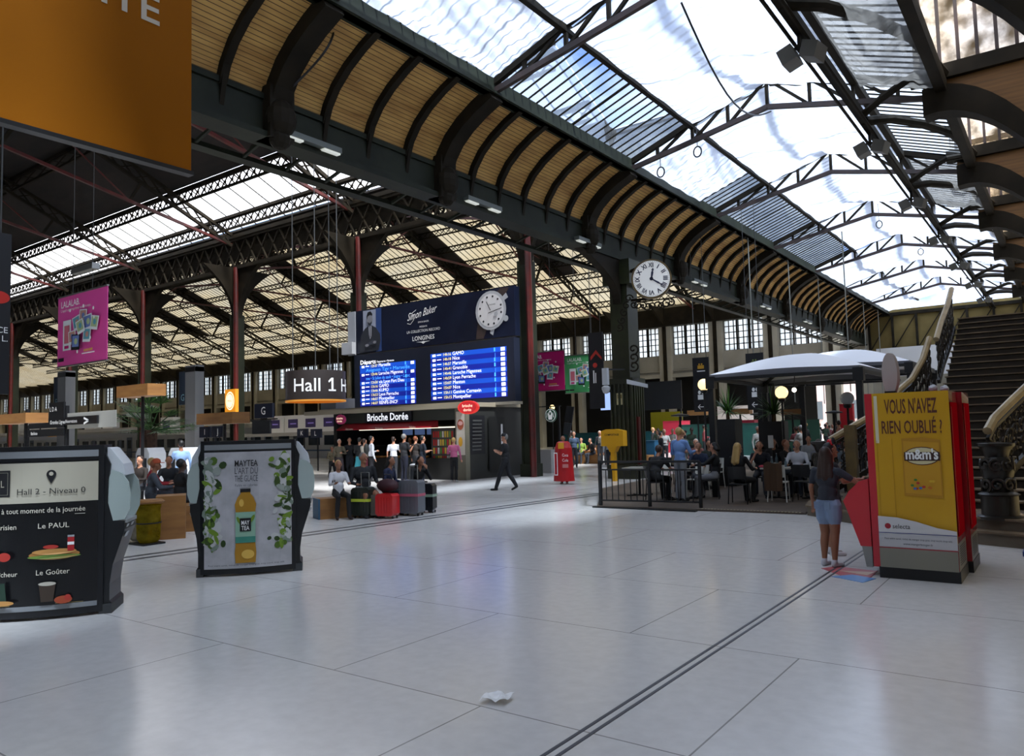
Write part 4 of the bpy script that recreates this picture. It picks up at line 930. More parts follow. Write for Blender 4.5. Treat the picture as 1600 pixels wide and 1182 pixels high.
m.grid(lambda u, v: (-3.29+.17*u-.02*v, 4.03+.15*v+.05*u, .012+.03*abs(sin(5*u+3*v))+.008*rr.random()), 6, 6); tag(m.build('crumpled_paper', mat('paper_white', '#f4f4f2', .8), origin=(-3.25, 4.05, 0)), 'crumpled white paper scrap lying on the floor in the foreground', 'litter')

# ================================================================ STAIRCASE
r = thing('grand_staircase', 'grand stone staircase rising behind the vending machines', 'staircase', (-1, 14, 0))
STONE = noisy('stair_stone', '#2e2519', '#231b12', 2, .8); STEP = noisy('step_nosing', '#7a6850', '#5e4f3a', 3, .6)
m = M(); n = M()
for k in range(25):
    z = .16*k+.34; y = 14.3+.32*k; xl = -3.1 if k < 15 else -2.75+.0*k
    xl = -3.15+.05*k if k < 13 else -2.12
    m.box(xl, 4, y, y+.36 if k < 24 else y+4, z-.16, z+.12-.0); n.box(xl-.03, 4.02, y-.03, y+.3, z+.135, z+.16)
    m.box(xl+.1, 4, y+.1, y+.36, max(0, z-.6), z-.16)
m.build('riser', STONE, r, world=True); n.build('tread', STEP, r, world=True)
def plan(s): # flared foot of the stair, s shrinks it
    c = Vector((-1.6, 16.2, 0)); P = [(-4.5, 16.6), (-4.3, 15.6), (-3.6, 14.9), (-2.8, 14.2), (-2.0, 13.5), (-1.2, 12.9), (-.4, 12.6), (1.5, 12.5), (3.5, 13), (3.5, 16.6)]
    return [(c.x+(x-c.x)*s, c.y+(y-c.y)*s) for x, y in P]
m = M()
for k, s in enumerate((1., .93)): m.prism([(x, y, .17*k) for x, y in plan(s)], (0, 0, .17))
m.build('flared_steps', noisy('foot_stone', '#6a6152', '#554d40', 2, .7), r, world=True)
m = M()
for k, s in enumerate((1.01, .94)): m.prism([(x, y, .17*(k+1)) for x, y in plan(s)], (0, 0, .03))
m.build('step_edge', STEP, r, world=True)
RAILC = noisy('rail_gilt', '#a9946a', '#8e7a54', 3, .4)
def balustrade(P, hgt, seed):
    """ornate iron balustrade below a pale handrail, P = points of the stringer"""
    P = [Vector(p) for p in P]; U = Vector((0, 0, hgt)); m = M(); rr = random.Random(seed)
    m.path(P, .07, .1); m.path([p+U*.88 for p in P], .05)
    for a_, b_ in zip(P, P[1:]):
        L = (b_-a_).length; nn = max(1, int(L/.16)); d = (b_-a_).normalized()
        for i in range(nn):
            p = a_.lerp(b_, (i+.5)/nn)
            m.bar(p, p+U*.88, .025)
            for q, s_ in ((.25, .09), (.5, .11), (.72, .08)): scroll(m, p+U*(q+.05*rr.random()), s_*(.8+.5*rr.random()), 1.2*(1 if i % 2 else -1), .018, rr.random()*6, (d, Z_))
    m.build('iron_balustrade', mat('balustrade_iron', '#2a241c', .4, .3), r, world=True)
    h = M(); h.tube([p+U for p in P], .065, 8); h.build('handrail', RAILC, r, True, world=True)
balustrade([(-2.45, 20.3, 2.7), (-2.4, 20.9, 3.15), (-2.3, 21.5, 3.65), (-2.25, 22.1, 4.12)], 1.0, 1)
balustrade([(-3.9, 15.9, .45), (-3.45, 16.2, .75), (-3.15, 16.9, 1.0), (-2.9, 17.8, 1.45), (-2.72, 18.3, 1.7), (-2.55, 18.8, 2.15), (-2.46, 19.3, 2.65)], 1.0, 2)
balustrade([(-1.02, 13.35, .62), (-.95, 13.7, .8), (-.75, 14.2, 1.05), (-.45, 14.8, 1.4), (0, 15.5, 1.9), (.6, 16.4, 2.6)], 1.0, 3)
def newel(x, y, z, k=1.):
    m = M(); m.lathe([(.3, 0), (.3, .04), (.24, .06), (.24, .34), (.27, .36), (.2, .4), (.14, .5), (.2, .62), (.22, .75), (.15, .9), (.18, 1.0), (.24, 1.06), (.24, 1.1), (.0, 1.12)], (x, y, z), 18)
    m.build('newel_base', mat('newel_iron', '#24211b', .35, .3), r, True, world=True)
    m = M(); rr = random.Random(int(x*10))
    for i in range(16):
        t = 2*pi*i/8; zz = z+.5+.28*(i//8); d = Vector((-sin(t), cos(t), 0)); scroll(m, Vector((x+.2*cos(t), y+.2*sin(t), zz)), .1, 1.3, .022, i, (d, Z_))
    m.build('newel_foliage', mat('balustrade_iron', '#2a241c', .4, .3), r, world=True)
newel(-.92, 13.25, .34); newel(-3.95, 15.7, .34)
M().box(-3.62, -3.42, 15.95, 16.15, .34, 1.75).build('gilt_post', noisy('gilt_wood', '#6b5526', '#55431e', 4, .5), r, world=True)
M().prism([(-.62, 13.5, .37), (2, 13.6, .37), (2, 16.4, 2.3), (.35, 16.2, 2.1), (-.3, 14.9, 1.3)], (.05, .3, 0)).build('side_wall', noisy('ochre_stone', '#a08a4e', '#8a7643', 2, .7), r, world=True)
o = M().box(-.62, -.2, 12.0, 12.5, 0, .06).build('blue_mat', mat('blue_mat', '#1d3a78', .6), None); tag(o, 'small folded blue mat on the floor at the right edge', 'mat')
m = M().use(mat('navy_cloth', '#18204a', .7)); m.grid(lambda u, v: (-.56+.3*u+.1*v, 12.9-.05*u+.03*sin(8*u), .75+.8*v-.15*u), 6, 6)
r2 = thing('navy_bag', 'navy bag with white mark leaning on the stair foot at the right edge', 'bag', (-.35, 12.95, .37))
M().ball((-.35, 12.95, .80), (.2, .14, .42), 12, 8).build('bag_body', mat('navy_cloth', '#18204a', .7), r2, True, world=True)
a = Art((-.5, 12.8, .95), X_, Z_); a.rect(0, 0, .1, .12, CINK); a.build('bag_mark', r2)
# ================================================================ TERRACE
DECK = noisy('terrace_floor', '#4a3f35', '#5a4d40', 3, .6)
m = M().prism([(-8.9, 15.35, 0), (-4.35, 15.7, 0), (-4.6, 17, 0), (-3.6, 22, 0), (-3.4, 40, 0), (-12.4, 40, 0), (-12.2, 26.5, 0), (-11.4, 20, 0)], (0, 0, .04)); struct('trim_40', m, DECK)
m = M()
for i in range(30): x = -6.5+.07*i; m.box(x, x+.035, 15.62+.0*i, 15.67, .04, .045)
struct('trim_41', m, mat('edge_marks', '#b3a888', .6))
# railing
def railing(P, label, hgt=1.0):
    r = thing('metal_railing', label, 'railing', P[0]); U = Z_*hgt
    m = M(); m.path([Vector(p)+U for p in P], .07, .05); m.path([Vector(p)+U*.82 for p in P], .035); m.path([Vector(p)+Z_*.12 for p in P], .035); m.build('rails', BLACK, r, world=True)
    for p in P: M().bar(Vector(p), Vector(p)+U, .06).build('post', BLACK, r, world=True)
    k = 0
    for a_, b_ in zip(P, P[1:]):
        a_, b_ = Vector(a_), Vector(b_); n = int((b_-a_).length/.145)
        for i in range(1, n):
            p = a_.lerp(b_, i/n); M().bar(p+Z_*.12, p+U*.82, .018).build('baluster', BLACK, r, world=True)
railing([(-8.87, 15.47, .04), (-7.7, 15.62, .04), (-6.57, 15.78, .04)], 'black metal railing along the front edge of the cafe terrace')
railing([(-8.95, 15.62, .04), (-9.8, 17.1, .04), (-10.7, 18.7, .04)], 'black metal railing running back along the left side of the terrace')
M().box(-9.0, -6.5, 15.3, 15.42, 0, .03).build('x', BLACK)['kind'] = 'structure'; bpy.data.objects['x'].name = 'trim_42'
# canopies
def canopy(cx, cy, w, d, z, rise, label, posts):
    r = thing('tension_canopy', label, 'canopy', (cx, cy, 0)); n = 24
    def f(u, v, e=0.):
        x, y = 2*u-1, 2*v-1; edge = max(abs(x), abs(y))
        zz = z+rise*(1-edge**1.7)+.28*rise*(1-x*x)*(1-abs(y))**0 * .5*(1-x*x)+.25*rise*(1-y*y)*.5
        return (cx+x*w/2*(1-.06*(1-y*y)), cy+y*d/2*(1-.06*(1-x*x)), zz-e)
    m = M().grid(lambda u, v: f(u, v), n, n); m.build('canopy_cloth', mat('canopy_white', '#f4f5f8', .7), r, True, world=True)
    m = M(); e = [(i/n, 0) for i in range(n+1)]+[(1, i/n) for i in range(1, n+1)]+[(1-i/n, 1) for i in range(1, n+1)]+[(0, 1-i/n) for i in range(1, n+1)]
    for (a, b), (c, d_) in zip(e, e[1:]):
        p, q = Vector(f(a, b)), Vector(f(c, d_)); m.add([p, q, q-Z_*.13, p-Z_*.13], [(0, 1, 2, 3)])
    m.build('valance', mat('canopy_valance', '#6a6b70', .7), r, world=True)
    for sx in (-1, 1):
        for sy in (-1, 1): M().path([f(.5+.5*sx, .5+.5*sy, .1), f(.5+.25*sx, .5+.25*sy, .1), f(.5, .5, .12)], .06).build('frame_rib', BLACK, r, world=True)
    m = M().path([f(0, 0, .12), f(1, 0, .12), f(1, 1, .12), f(0, 1, .12), f(0, 0, .12)], .08); m.build('frame', BLACK, r, world=True)
    for (sx, sy) in posts:
        x, y = cx+sx*w/2*.985, cy+sy*d/2*.985; b = M().box(x-.07, x+.07, y-.07, y+.07, .04, z-.05).box(x-.11, x+.11, y-.11, y+.11, z-.35, z-.05).build('post', BLACK, r, world=True)
    return r
canopy(-5.5, 20.4, 3.5, 4.2, 3.08, .42, 'front white tensioned canopy over the cafe tables', [(-1, -1), (1, -1), (-1, 1), (1, 1)])
canopy(-5.7, 26.2, 4.3, 4.8, 3.5, .5, 'second white canopy, raised just behind the front one', [(-1, -1), (1, -1), (-1, 1), (1, 1)])
canopy(-7.6, 32.5, 4.0, 4.4, 3.6, .55, 'third, mostly hidden white canopy farthest back on the terrace', [(-1, -1), (-1, 1)])
GLOW = mat('globe_glow', '#ffdf9e', .3, emit=1.3); 
def globe(x, y, z, label, lit=True, pole=True):
    r = thing('globe_lamp', label, 'lamp', (x, y, .04)); M().ball((x, y, z), .17, 18, 12).build('globe', GLOW if lit else mat('globe_off', '#b9bcc0', .2), r, True, world=True)
    M().lathe([(.02, z-.26), (.09, z-.24), (.11, z-.17), (.06, z-.14)], (x, y, 0), 12).build('collar', BLACK, r, world=True)
    if pole: M().tube([(x, y, .04), (x, y, z-.24)], .03, 8).lathe([(.16, .04), (.16, .08), (.04, .12)], (x, y, 0), 14).build('pole', BLACK, r, world=True)
    return r
globe(-8.5, 21, 3.0, 'lit globe lamp at the left corner of the front canopy'); globe(-6.3, 21.0, 2.66, 'lit globe lamp under the middle of the front canopy'); globe(-4.64, 21.0, 2.42, 'unlit grey globe lamp near the staircase', False)
globe(-27.5, 42, 3.3, 'small distant lit globe lamp among the dark arcades')
r = thing('spot_lamp', 'tiny bright spot lamp right of the middle terrace globe', 'lamp', (-6.0, 21.2, 2.7)); M().ball((-6.02, 21.2, 2.72), .06, 10, 8).build('bulb', mat('spot_glow', '#fff6e0', .3, emit=9), r, True, world=True); M().bar((-6.02, 21.2, 2.78), (-6.02, 21.3, 3.1), .02).build('stem', BLACK, r, world=True)
# planters with spiky plants
LEAF = [mat('leaf_light', '#4f7a34', .5), mat('leaf_mid', '#33592a', .5), mat('leaf_dark', '#1f3a1e', .5)]
def blades(m, c, n, L, spread, w, rr, droop=.35):
    for i in range(n):
        az = rr.random()*2*pi; el = spread*rr.random()**.6; l = L*(.65+.45*rr.random()); d = Vector((cos(az)*sin(el), sin(az)*sin(el), cos(el))); sd = Vector((-sin(az), cos(az), 0)); P = []
        for t in (0, .35, .7, 1.): p = Vector(c)+d*l*t-Z_*droop*l*t*t*sin(el); P.append((p, w*(1-t**1.5)+.002))
        m.use(LEAF[i % 3]); vs = []; 
        for p, q in P: vs += [p-sd*q, p+sd*q]
        m.add(vs, [(0, 1, 3, 2), (2, 3, 5, 4), (4, 5, 7, 6)])
def planter(x, y, w, h, label, seed, L=.85, z0=.04):
    r = thing('potted_plant', label, 'plant', (x, y, z0)); rr = random.Random(seed)
    M().prism([(x-w/2*.85, y-w/2*.85, z0), (x+w/2*.85, y-w/2*.85, z0), (x+w/2*.85, y+w/2*.85, z0), (x-w/2*.85, y+w/2*.85, z0)], (0, 0, .06)).box(x-w/2, x+w/2, y-w/2, y+w/2, z0+.05, z0+h).build('planter_box', mat('planter_black', '#16171a', .5), r, world=True)
    M().lathe([(.06, z0+h), (.05, z0+h+.3)], (x, y, 0), 8).build('stem', mat('plant_stem', '#5a4a34', .8), r, world=True)
    m = M(); blades(m, (x, y, z0+h+.2), 110, L, 1.5, .025, rr); m.build('leaves', None, r, world=True)
planter(-8.2, 22, .62, 1.95, 'spiky plant in a tall black planter, left of the terrace', 1)
planter(-6.95, 22.3, .62, 1.85, 'spiky plant in a tall black planter behind the middle tables', 2, .95)
for x, y, lb in ((-8.0, 21.6, 'black panel'), (-6.6, 21.9, 'grey post')): pass
r = thing('notice_sign', 'small white notice on a thin stand in front of the second planter', 'sign', (-6.75, 21.3, .04)); M().box(-6.82, -6.68, 21.28, 21.3, 1.15, 1.5).build('sheet', WINK, r, world=True); M().bar((-6.75, 21.32, .04), (-6.75, 21.32, 1.45), .03).build('stand', BLACK, r, world=True)
# tables and chairs
def cafe_table(mt, w=.68, label='', grp=None):
    r = thing('cafe_table', label, 'table', (0, 0, 0), 0, grp)
    M().box(-w/2, w/2, -w/2, w/2, .70, .735).build('table_top', mt, r); M().tube([(0, 0, .03), (0, 0, .70)], .035, 8).build('pedestal', BLACK, r); m = M()
    m.bar((-.25, -.25, .02), (.25, .25, .02), .06, .03); m.bar((-.25, .25, .02), (.25, -.25, .02), .06, .03); m.build('foot', BLACK, r); return r
def cafe_chair(c, label):
    r = thing('cafe_chair', label, 'chair', (0, 0, 0)); mt = mat('chair_white', '#cfcfc6', .4) if c == 'w' else mat('chair_black', '#131417', .4)
    M().box(-.2, .2, -.2, .2, .43, .455).build('seat', mt, r); b = M(); b.grid(lambda u, v: (-.2+.4*u, -.2-.05*v-.04*(1-(2*u-1)**2), .56+.28*v), 6, 4); b.grid(lambda u, v: (-.2+.4*u, -.18-.05*v-.04*(1-(2*u-1)**2), .56+.28*v), 6, 4); b.build('backrest', mt, r)
    for sx in (-1, 1):
        M().tube([(sx*.2, .19, 0), (sx*.19, .17, .43)], .014, 6).build('leg', mt, r); M().tube([(sx*.21, -.22, 0), (sx*.19, -.18, .44), (sx*.19, -.25, .83)], .014, 6).build('leg', mt, r)
    return r
T0 = cafe_table(mat('table_grey', '#a9a69c', .25), .68, 'x'); TB_ = []
tabs = [(-7.75, 17.35, .2, 'pale square cafe table behind the front railing'), (-9.2, 18.1, .1, 'empty pale table at the left end of the terrace railing'), (-5.75, 18.55, .1, 'pale cafe table under the front canopy, crowded with drinks'), (-4.95, 18.75, .05, 'pale cafe table nearest the staircase foot'), (-6.3, 20.6, .1, 'pale cafe table beneath the middle globe lamp'), (-5.3, 20.9, 0, 'pale cafe table beside the unlit globe lamp'), (-8.4, 20.3, .2, 'pale cafe table beside the left canopy corner'), (-9.7, 22.45, .1, 'pale cafe table between the clock column and the planter'), (-7.1, 24.8, .1, 'pale cafe table below the second canopy')]
for i, (x, y, a_, lb) in enumerate(tabs):
    if i == 0: T0.location = (x, y, .04); T0.rotation_euler = (0, 0, a_); T0['label'] = lb
    else: copy_tree(T0, (x, y, .04), a_, lb)
CB = cafe_chair('b', 'x'); CW = cafe_chair('w', 'x'); us = {'b': 0, 'w': 0}
seats = [('b', -6.15, 17.0, .15, 'black cafe chair with its back to us, under the blonde woman'), ('w', -5.5, 17.75, .1, 'white cafe chair with a brown coat over its back'), ('b', -5.0, 18.0, 0, 'empty black cafe chair right of the white one'), ('b', -4.4, 18.1, -.1, 'black cafe chair nearest the staircase'),
 ('w', -7.6, 18.1, 2.9, 'white chair at the railing table, far side'), ('b', -7.2, 17.9, 1.9, 'black chair of the woman in black by the railing'), ('b', -8.2, 17.0, -.9, 'black cafe chair pushed against the front railing'), ('w', -9.0, 18.9, 3.0, 'white chair beyond the empty railing table'),
 ('b', -6.35, 19.3, 3.2, 'black chair across the drinks table from us'), ('b', -5.5, 19.4, 3.1, 'black chair behind the drinks table, right'), ('b', -6.7, 21.3, 3.1, 'black chair beyond the lamp table'), ('b', -5.2, 20.2, .1, 'black chair of the person in the striped shirt'), ('b', -4.6, 21.2, 1.6, 'black chair below the unlit globe'),
 ('b', -8.6, 19.6, .1, 'black chair in front of the canopy corner table'), ('w', -8.3, 21.0, 3.1, 'white chair behind the canopy corner table'), ('b', -9.8, 21.8, 0, 'black chair in front of the column side table'), ('w', -9.5, 23.2, 3.1, 'white chair behind the column side table'), ('b', -7.3, 24.1, 0, 'black chair in front of the second canopy table'), ('b', -6.9, 25.5, 3.1, 'black chair behind the second canopy table')]
for c, x, y, a_, lb in seats:
    src = CB if c == 'b' else CW
    if not us[c]: src.location = (x, y, .04); src.rotation_euler = (0, 0, a_); src['label'] = lb
    else: copy_tree(src, (x, y, .04), a_, lb)
    us[c] += 1
m = M(); m.grid(lambda u, v: (-5.72+.4*u, 17.48-.02*sin(9*u), .92-.6*v+.04*sin(7*u)), 8, 8); m.grid(lambda u, v: (-5.72+.4*u, 17.42-.03*sin(11*u), .92-.62*v), 8, 8); tag(m.build('brown_coat', mat('coat_brown', '#4a3420', .8), None, True, origin=(-5.5, 17.45, .5)), 'brown coat hanging over the back of the white cafe chair', 'coat')
rr = random.Random(9)
def bottle(x, y, z, c, lb, h=.24):
    r = thing('drink_bottle', lb, 'bottle', (x, y, z)); M().lathe([(.032, 0), (.034, .01), (.034, h*.55), (.014, h*.8), (.014, h)], (0, 0, 0), 12).build('bottle_body', c, r, True); M().lathe([(.016, h), (.016, h+.02)], (0, 0, 0), 10).build('cap', WHITE, r)
CLG = sheet('clear_plastic', '#b8c6cc', '#9fb0b8', .4)
bottle(-5.85, 18.45, .775, CLG, 'clear water bottle on the drinks table'); bottle(-5.6, 18.7, .775, CLG, 'clear bottle at the far edge of the drinks table', .2); bottle(-7.7, 17.3, .775, CLG, 'clear bottle on the railing table'); bottle(-6.4, 20.6, .775, CLG, 'clear bottle on the lamp table')
def cup(x, y, c, lb):
    r = thing('drinking_glass', lb, 'glass', (x, y, .775)); M().lathe([(.028, 0), (.036, .11), (.032, .11), (.026, .01)], (0, 0, 0), 12).build('glass_body', c, r, True)
cup(-5.95, 18.6, CLG, 'clear glass left of the water bottle'); cup(-5.05, 18.7, WHITE, 'white cup on the table nearest the stairs'); cup(-7.9, 17.5, WHITE, 'white cup on the railing table')
o = M().ball((-6.0, 18.35, .8), (.14, .1, .04), 12, 6).build('red_napkin', mat('napkin_red', '#a82a3c', .7), None, True, origin=(-6, 18.35, .8)); tag(o, 'crumpled red napkin on the drinks table', 'napkin')

# ---------------------------------------------------------------- validator post, boxes and boards in the middle distance
r = thing('ticket_validator', 'yellow ticket validator on a post in front of the clock column', 'machine', (-12.75, 23.3, 0))
YL = mat('validator_yellow', '#d8a010', .4)
M().prism([(-13.15, 23.1, 1.2), (-12.3, 23.1, 1.2), (-12.3, 23.1, 1.72), (-12.6, 23.1, 1.78), (-12.95, 23.1, 1.78), (-13.15, 23.1, 1.72)], (0, .3, 0)).prism([(-12.95, 23.12, 1.2), (-12.55, 23.12, 1.2), (-12.66, 23.12, 1.0), (-12.84, 23.12, 1.0)], (0, .26, 0)).build('head', YL, r, world=True)
M().box(-12.82, -12.68, 23.15, 23.32, 0, 1.0).build('post', YL, r, world=True)
a = Art((-13.15, 23.1, 1.2), X_, Z_); a.text('COMPOSTAGE', .42, .36, .09, KINK, 'c', width=.55, bold=.02); a.build('lettering', r)
def box_thing(name, lb, cat, x0, x1, y0, y1, z0, z1, mt, part='body', art=None):
    r = thing(name, lb, cat, ((x0+x1)/2, (y0+y1)/2, z0)); M().box(x0, x1, y0, y1, z0, z1).build(part, mt, r, world=True)
    M().box(x0-.02, x1+.02, y0-.02, y1+.02, z1, z1+.03).build('cap', mt, r, world=True)
    if art: a = Art((x0, y0, z0), X_, Z_, .006); art(a); a.build('print', r)
    return r
box_thing('display_plinth', 'white rectangular plinth left of the red walking billboard', 'plinth', -18.45, -17.75, 26.9, 27.3, 0, .95, mat('plinth_white', '#a8a6a4', .5))
r = thing('hanging_sign', 'round green and white coffee shop sign hung from a black arm', 'sign', (-19.76, 30, 2.2))
M().prism([(-19.76+.33*cos(2*pi*i/24), 30, 2.5+.33*sin(2*pi*i/24)) for i in range(24)], (0, .08, 0)).build('disc', mat('coffee_green', '#1f4a38', .4), r, world=True); M().bar((-20.4, 30.04, 2.92), (-19.2, 30.04, 2.92), .05).bar((-19.76, 30.04, 2.8), (-19.76, 30.04, 2.95), .04).bar((-19.3, 30.04, .0), (-19.3, 30.04, 2.95), .08).build('arm', BLACK, r, world=True)
a = Art((-19.76, 30, 2.5), X_, Z_, .006); a.ell(0, 0, .3, .3, WINK); a.ell(0, 0, .27, .27, mat('coffee_green', '#1f4a38', .4)); a.poly([(-.1, -.2), (.1, -.2), (.13, .05), (.05, .2), (0, .25), (-.05, .2), (-.13, .05)], WINK); a.ell(0, .08, .05, .07, mat('coffee_green', '#1f4a38', .4)); a.line([(-.2, -.1), (-.16, .12)], .03, WINK); a.line([(.2, -.1), (.16, .12)], .03, WINK); a.build('emblem', r)
r = thing('menu_sign', 'small tilted black board beside the round coffee sign', 'sign', (-18.7, 30, 1.9)); M().prism([(-19.0, 30, 2.2), (-18.6, 30, 2.15), (-18.45, 30, 2.85), (-18.85, 30, 2.9)], (0, .06, 0)).build('panel', BLACK, r, world=True); M().prism([(-19.1, 30, 1.6), (-18.75, 30, 1.55), (-18.62, 30, 2.1), (-19.0, 30, 2.15)], (0, .06, 0)).build('panel', DGREY, r, world=True); M().bar((-18.9, 30.1, 0), (-18.85, 30.1, 2.6), .06).build('stand', BLACK, r, world=True)
# wooden seating blocks
OAK = noisy('oak_veneer', '#7c5228', '#906432', 1.5, .6, stretch=(1, 1, 5)); BLU = mat('seat_blue', '#17506e', .5)
def bench(P, Q, lb, w=.5, h=.44, back=0., end='b'):
    P, Q = Vector(P), Vector(Q); d = (Q-P); L = d.length; r = thing('bench', lb, 'bench', P, math.atan2(d.y, d.x))
    M().box(0, L, -w/2, w/2, 0, h).build('seat_block', OAK, r)
    if back: M().box(0, L, w/2-.08, w/2, h, h+back).build('backrest', OAK, r)
    if end: M().box(-.03, 0, -w/2, w/2, 0, h).build('end_panel', BLU if end == 'b' else OAK, r)
    return r
bench((-13.42, 11.0, 0), (-12.45, 13.1, 0), 'oak bench with blue end panel between the tea poster kiosk and the suitcases')
bench((-14.25, 8.1, 0), (-17.6, 10.1, 0), 'oak bench block just left of the tea poster kiosk', .9, .5, .0, 'o')
M_ = bench((-13.35, 7.6, 0), (-13.85, 7.9, 0), 'tall oak block at the end of the bench by the tea poster', .5, .78, 0, 'o')
bench((-21.3, 34.8, 0), (-19.9, 34.8, 0), 'far oak bench right of the red walking billboard', .6, .5, .45, 'o')
bench((-19.4, 34.9, 0), (-18.2, 34.9, 0), 'far oak bench with the seated pair', .6, .5, .35, 'o')
bench((-17.2, 33.2, 0), (-16.2, 33.2, 0), 'far oak bench with blue end beside the yellow validator', .6, .5, .0, 'b')
box_thing('blue_seat_block', 'tall blue seat block behind the yellow validator', 'bench', -16.9, -16.2, 33.6, 34.4, 0, 1.15, BLU)
# suitcases
def suitcase(x, y, w, d, h, c, lb, rz=0, strap=None, handle=True):
    r = thing('suitcase', lb, 'suitcase', (x, y, 0), rz); m = M(); b = .05
    P = [(-w/2+b, .06), (w/2-b, .06), (w/2, .06+b), (w/2, h-b), (w/2-b, h), (-w/2+b, h), (-w/2, h-b), (-w/2, .06+b)]
    m.prism([(u, -d/2, v) for u, v in P], (0, d, 0))
    m.build('shell', c, r)
    g = M()
    for i in range(5): u = -w/2+w*(i+1)/6; g.box(u-.008, u+.008, -d/2-.008, -d/2, .12, h-.08)
    g.build('shell_groove', c, r)
    for sx in (-1, 1):
        for sy in (-1, 1): M().prism([(sx*w*.38, sy*d*.3+.02*cos(t), .03+.03*sin(t)) for t in [2*pi*i/10 for i in range(10)]], (.03, 0, 0)).build('wheel', BLACK, r)
    if handle: M().tube([(-.1, d*.3, h-.02), (-.1, d*.3, h+.32), (.1, d*.3, h+.32), (.1, d*.3, h-.02)], .012, 6).build('pull_handle', STEEL, r)
    if strap: M().box(-w/2-.006, w/2+.006, -d/2-.012, d/2+.006, h*.55, h*.55+.06).build('strap', strap, r)
    return r
suitcase(-12.55, 11.55, .44, .3, .66, mat('case_green', '#20251f', .3), 'dark green suitcase with a yellow strap, at the seated man', .3, mat('strap_yellow', '#b8c43a', .5))
suitcase(-12.28, 11.78, .3, .4, .5, mat('case_taupe', '#5b544c', .4), 'small taupe suitcase between the green and the red ones', .3, handle=False)
suitcase(-11.98, 11.72, .44, .28, .53, mat('case_red', '#c4161c', .3, coat=.5), 'bright red cabin suitcase in the luggage row', .2, handle=False)
suitcase(-11.86, 12.35, .5, .3, .78, mat('case_silver', '#71757c', .3, .3), 'tall silver grey suitcase with a pink strap and raised handle', .2, mat('strap_pink', '#b45a6e', .5))
suitcase(-11.95, 12.95, .36, .25, .66, mat('case_black', '#16171a', .4), 'black suitcase at the right end of the luggage row', .35, mat('strap_tag', '#8aa08c', .5), False)
suitcase(-19.35, 20.3, .42, .3, .62, mat('case_black', '#16171a', .4), 'black suitcase with a white cloth on top, by the bakery queue', 0, None, False)
o = M().ball((-19.35, 20.3, .66), (.2, .14, .06), 12, 6).build('white_cloth', WHITE, None, True, origin=(-19.35, 20.3, .64)); tag(o, 'white cloth lying on the black suitcase by the bakery queue', 'cloth')
r = thing('travel_bag', 'dark maroon bag resting on the suitcases in the luggage row', 'bag', (-12.1, 11.95, .53)); M().ball((-12.2, 11.95, .68), (.3, .18, .15), 12, 8).build('bag_body', mat('bag_maroon', '#3a1a22', .7), r, True, world=True); M().tube([(-12.35, 11.95, .8), (-12.3, 11.95, .92), (-12.1, 11.95, .92), (-12.05, 11.95, .8)], .012, 6).build('strap', BLACK, r, world=True)
# refuse stand
r = thing('refuse_stand', 'refuse stand with a transparent yellow bag under a round lid', 'bin', (-13.15, 7.05, 0)); BAG = sheet('yellow_bag', '#c9b93a', '#b8a83c', .45, .2, 6)
M().lathe([(.15, .04), (.19, .1), (.2, .35), (.19, .6), (.21, .68)], (-13.1, 7.05, 0), 14).build('bag', BAG, r, True, world=True)
M().lathe([(.0, .71), (.24, .71), (.26, .74), (.22, .77), (0, .78)], (-13.1, 7.05, 0), 20).build('lid', OAK, r, world=True); M().bar((-13.36, 7.05, 0), (-13.36, 7.05, .72), .06).box(-13.4, -12.9, 6.85, 7.25, 0, .03).build('stand', BLACK, r, world=True)
M().lathe([(.2, .36), (.21, .36), (.21, .38), (.2, .38)], (-13.1, 7.05, 0), 16).build('band', BLACK, r, world=True); 
M().lathe([(.1, .03), (.16, .1), (.17, .4), (.18, .66)], (-13.55, 7.1, 0), 12).build('bag', sheet('clear_bag', '#c9c6bc', '#a8a498', .35, .2, 6), r, True, world=True)
# direction signs in wood on poles
def woodsign(x0, x1, y, z0, z1, px, lb, txt=None):
    r = thing('wooden_sign_box', lb, 'sign', (px, y, 0)); M().box(x0, x1, y-.25, y+.25, z0, z1).build('sign_box', OAK, r, world=True); M().tube([(px, y, 0), (px, y, z0)], .045, 8).build('pole', BLACK, r, world=True); M().lathe([(.25, 0), (.25, .02), (.05, .03)], (px, y, 0), 16).build('foot', BLACK, r, world=True); return r
woodsign(-20.75, -19.15, 10.5, 2.97, 3.28, -19.85, 'oak sign box on a tall black pole in front of the palm')
woodsign(-18.05, -16.5, 11.2, 2.17, 2.45, -17.2, 'oak sign box seen above the left part of the tea poster kiosk')
woodsign(-21.8, -20.0, 8, 2.3, 2.54, -20.6, 'oak sign box at the left edge above the bakery menu kiosk')
woodsign(-15.4, -14.5, 36, 2.35, 2.6, -14.95, 'small distant oak sign box left of the clock column')
woodsign(-12.6, -11.6, 34, 2.3, 2.55, -12.1, 'small distant oak sign box right of the clock column'); woodsign(-9.9, -9.0, 33, 2.2, 2.42, -9.5, 'small distant oak sign box right of the black icon banner')
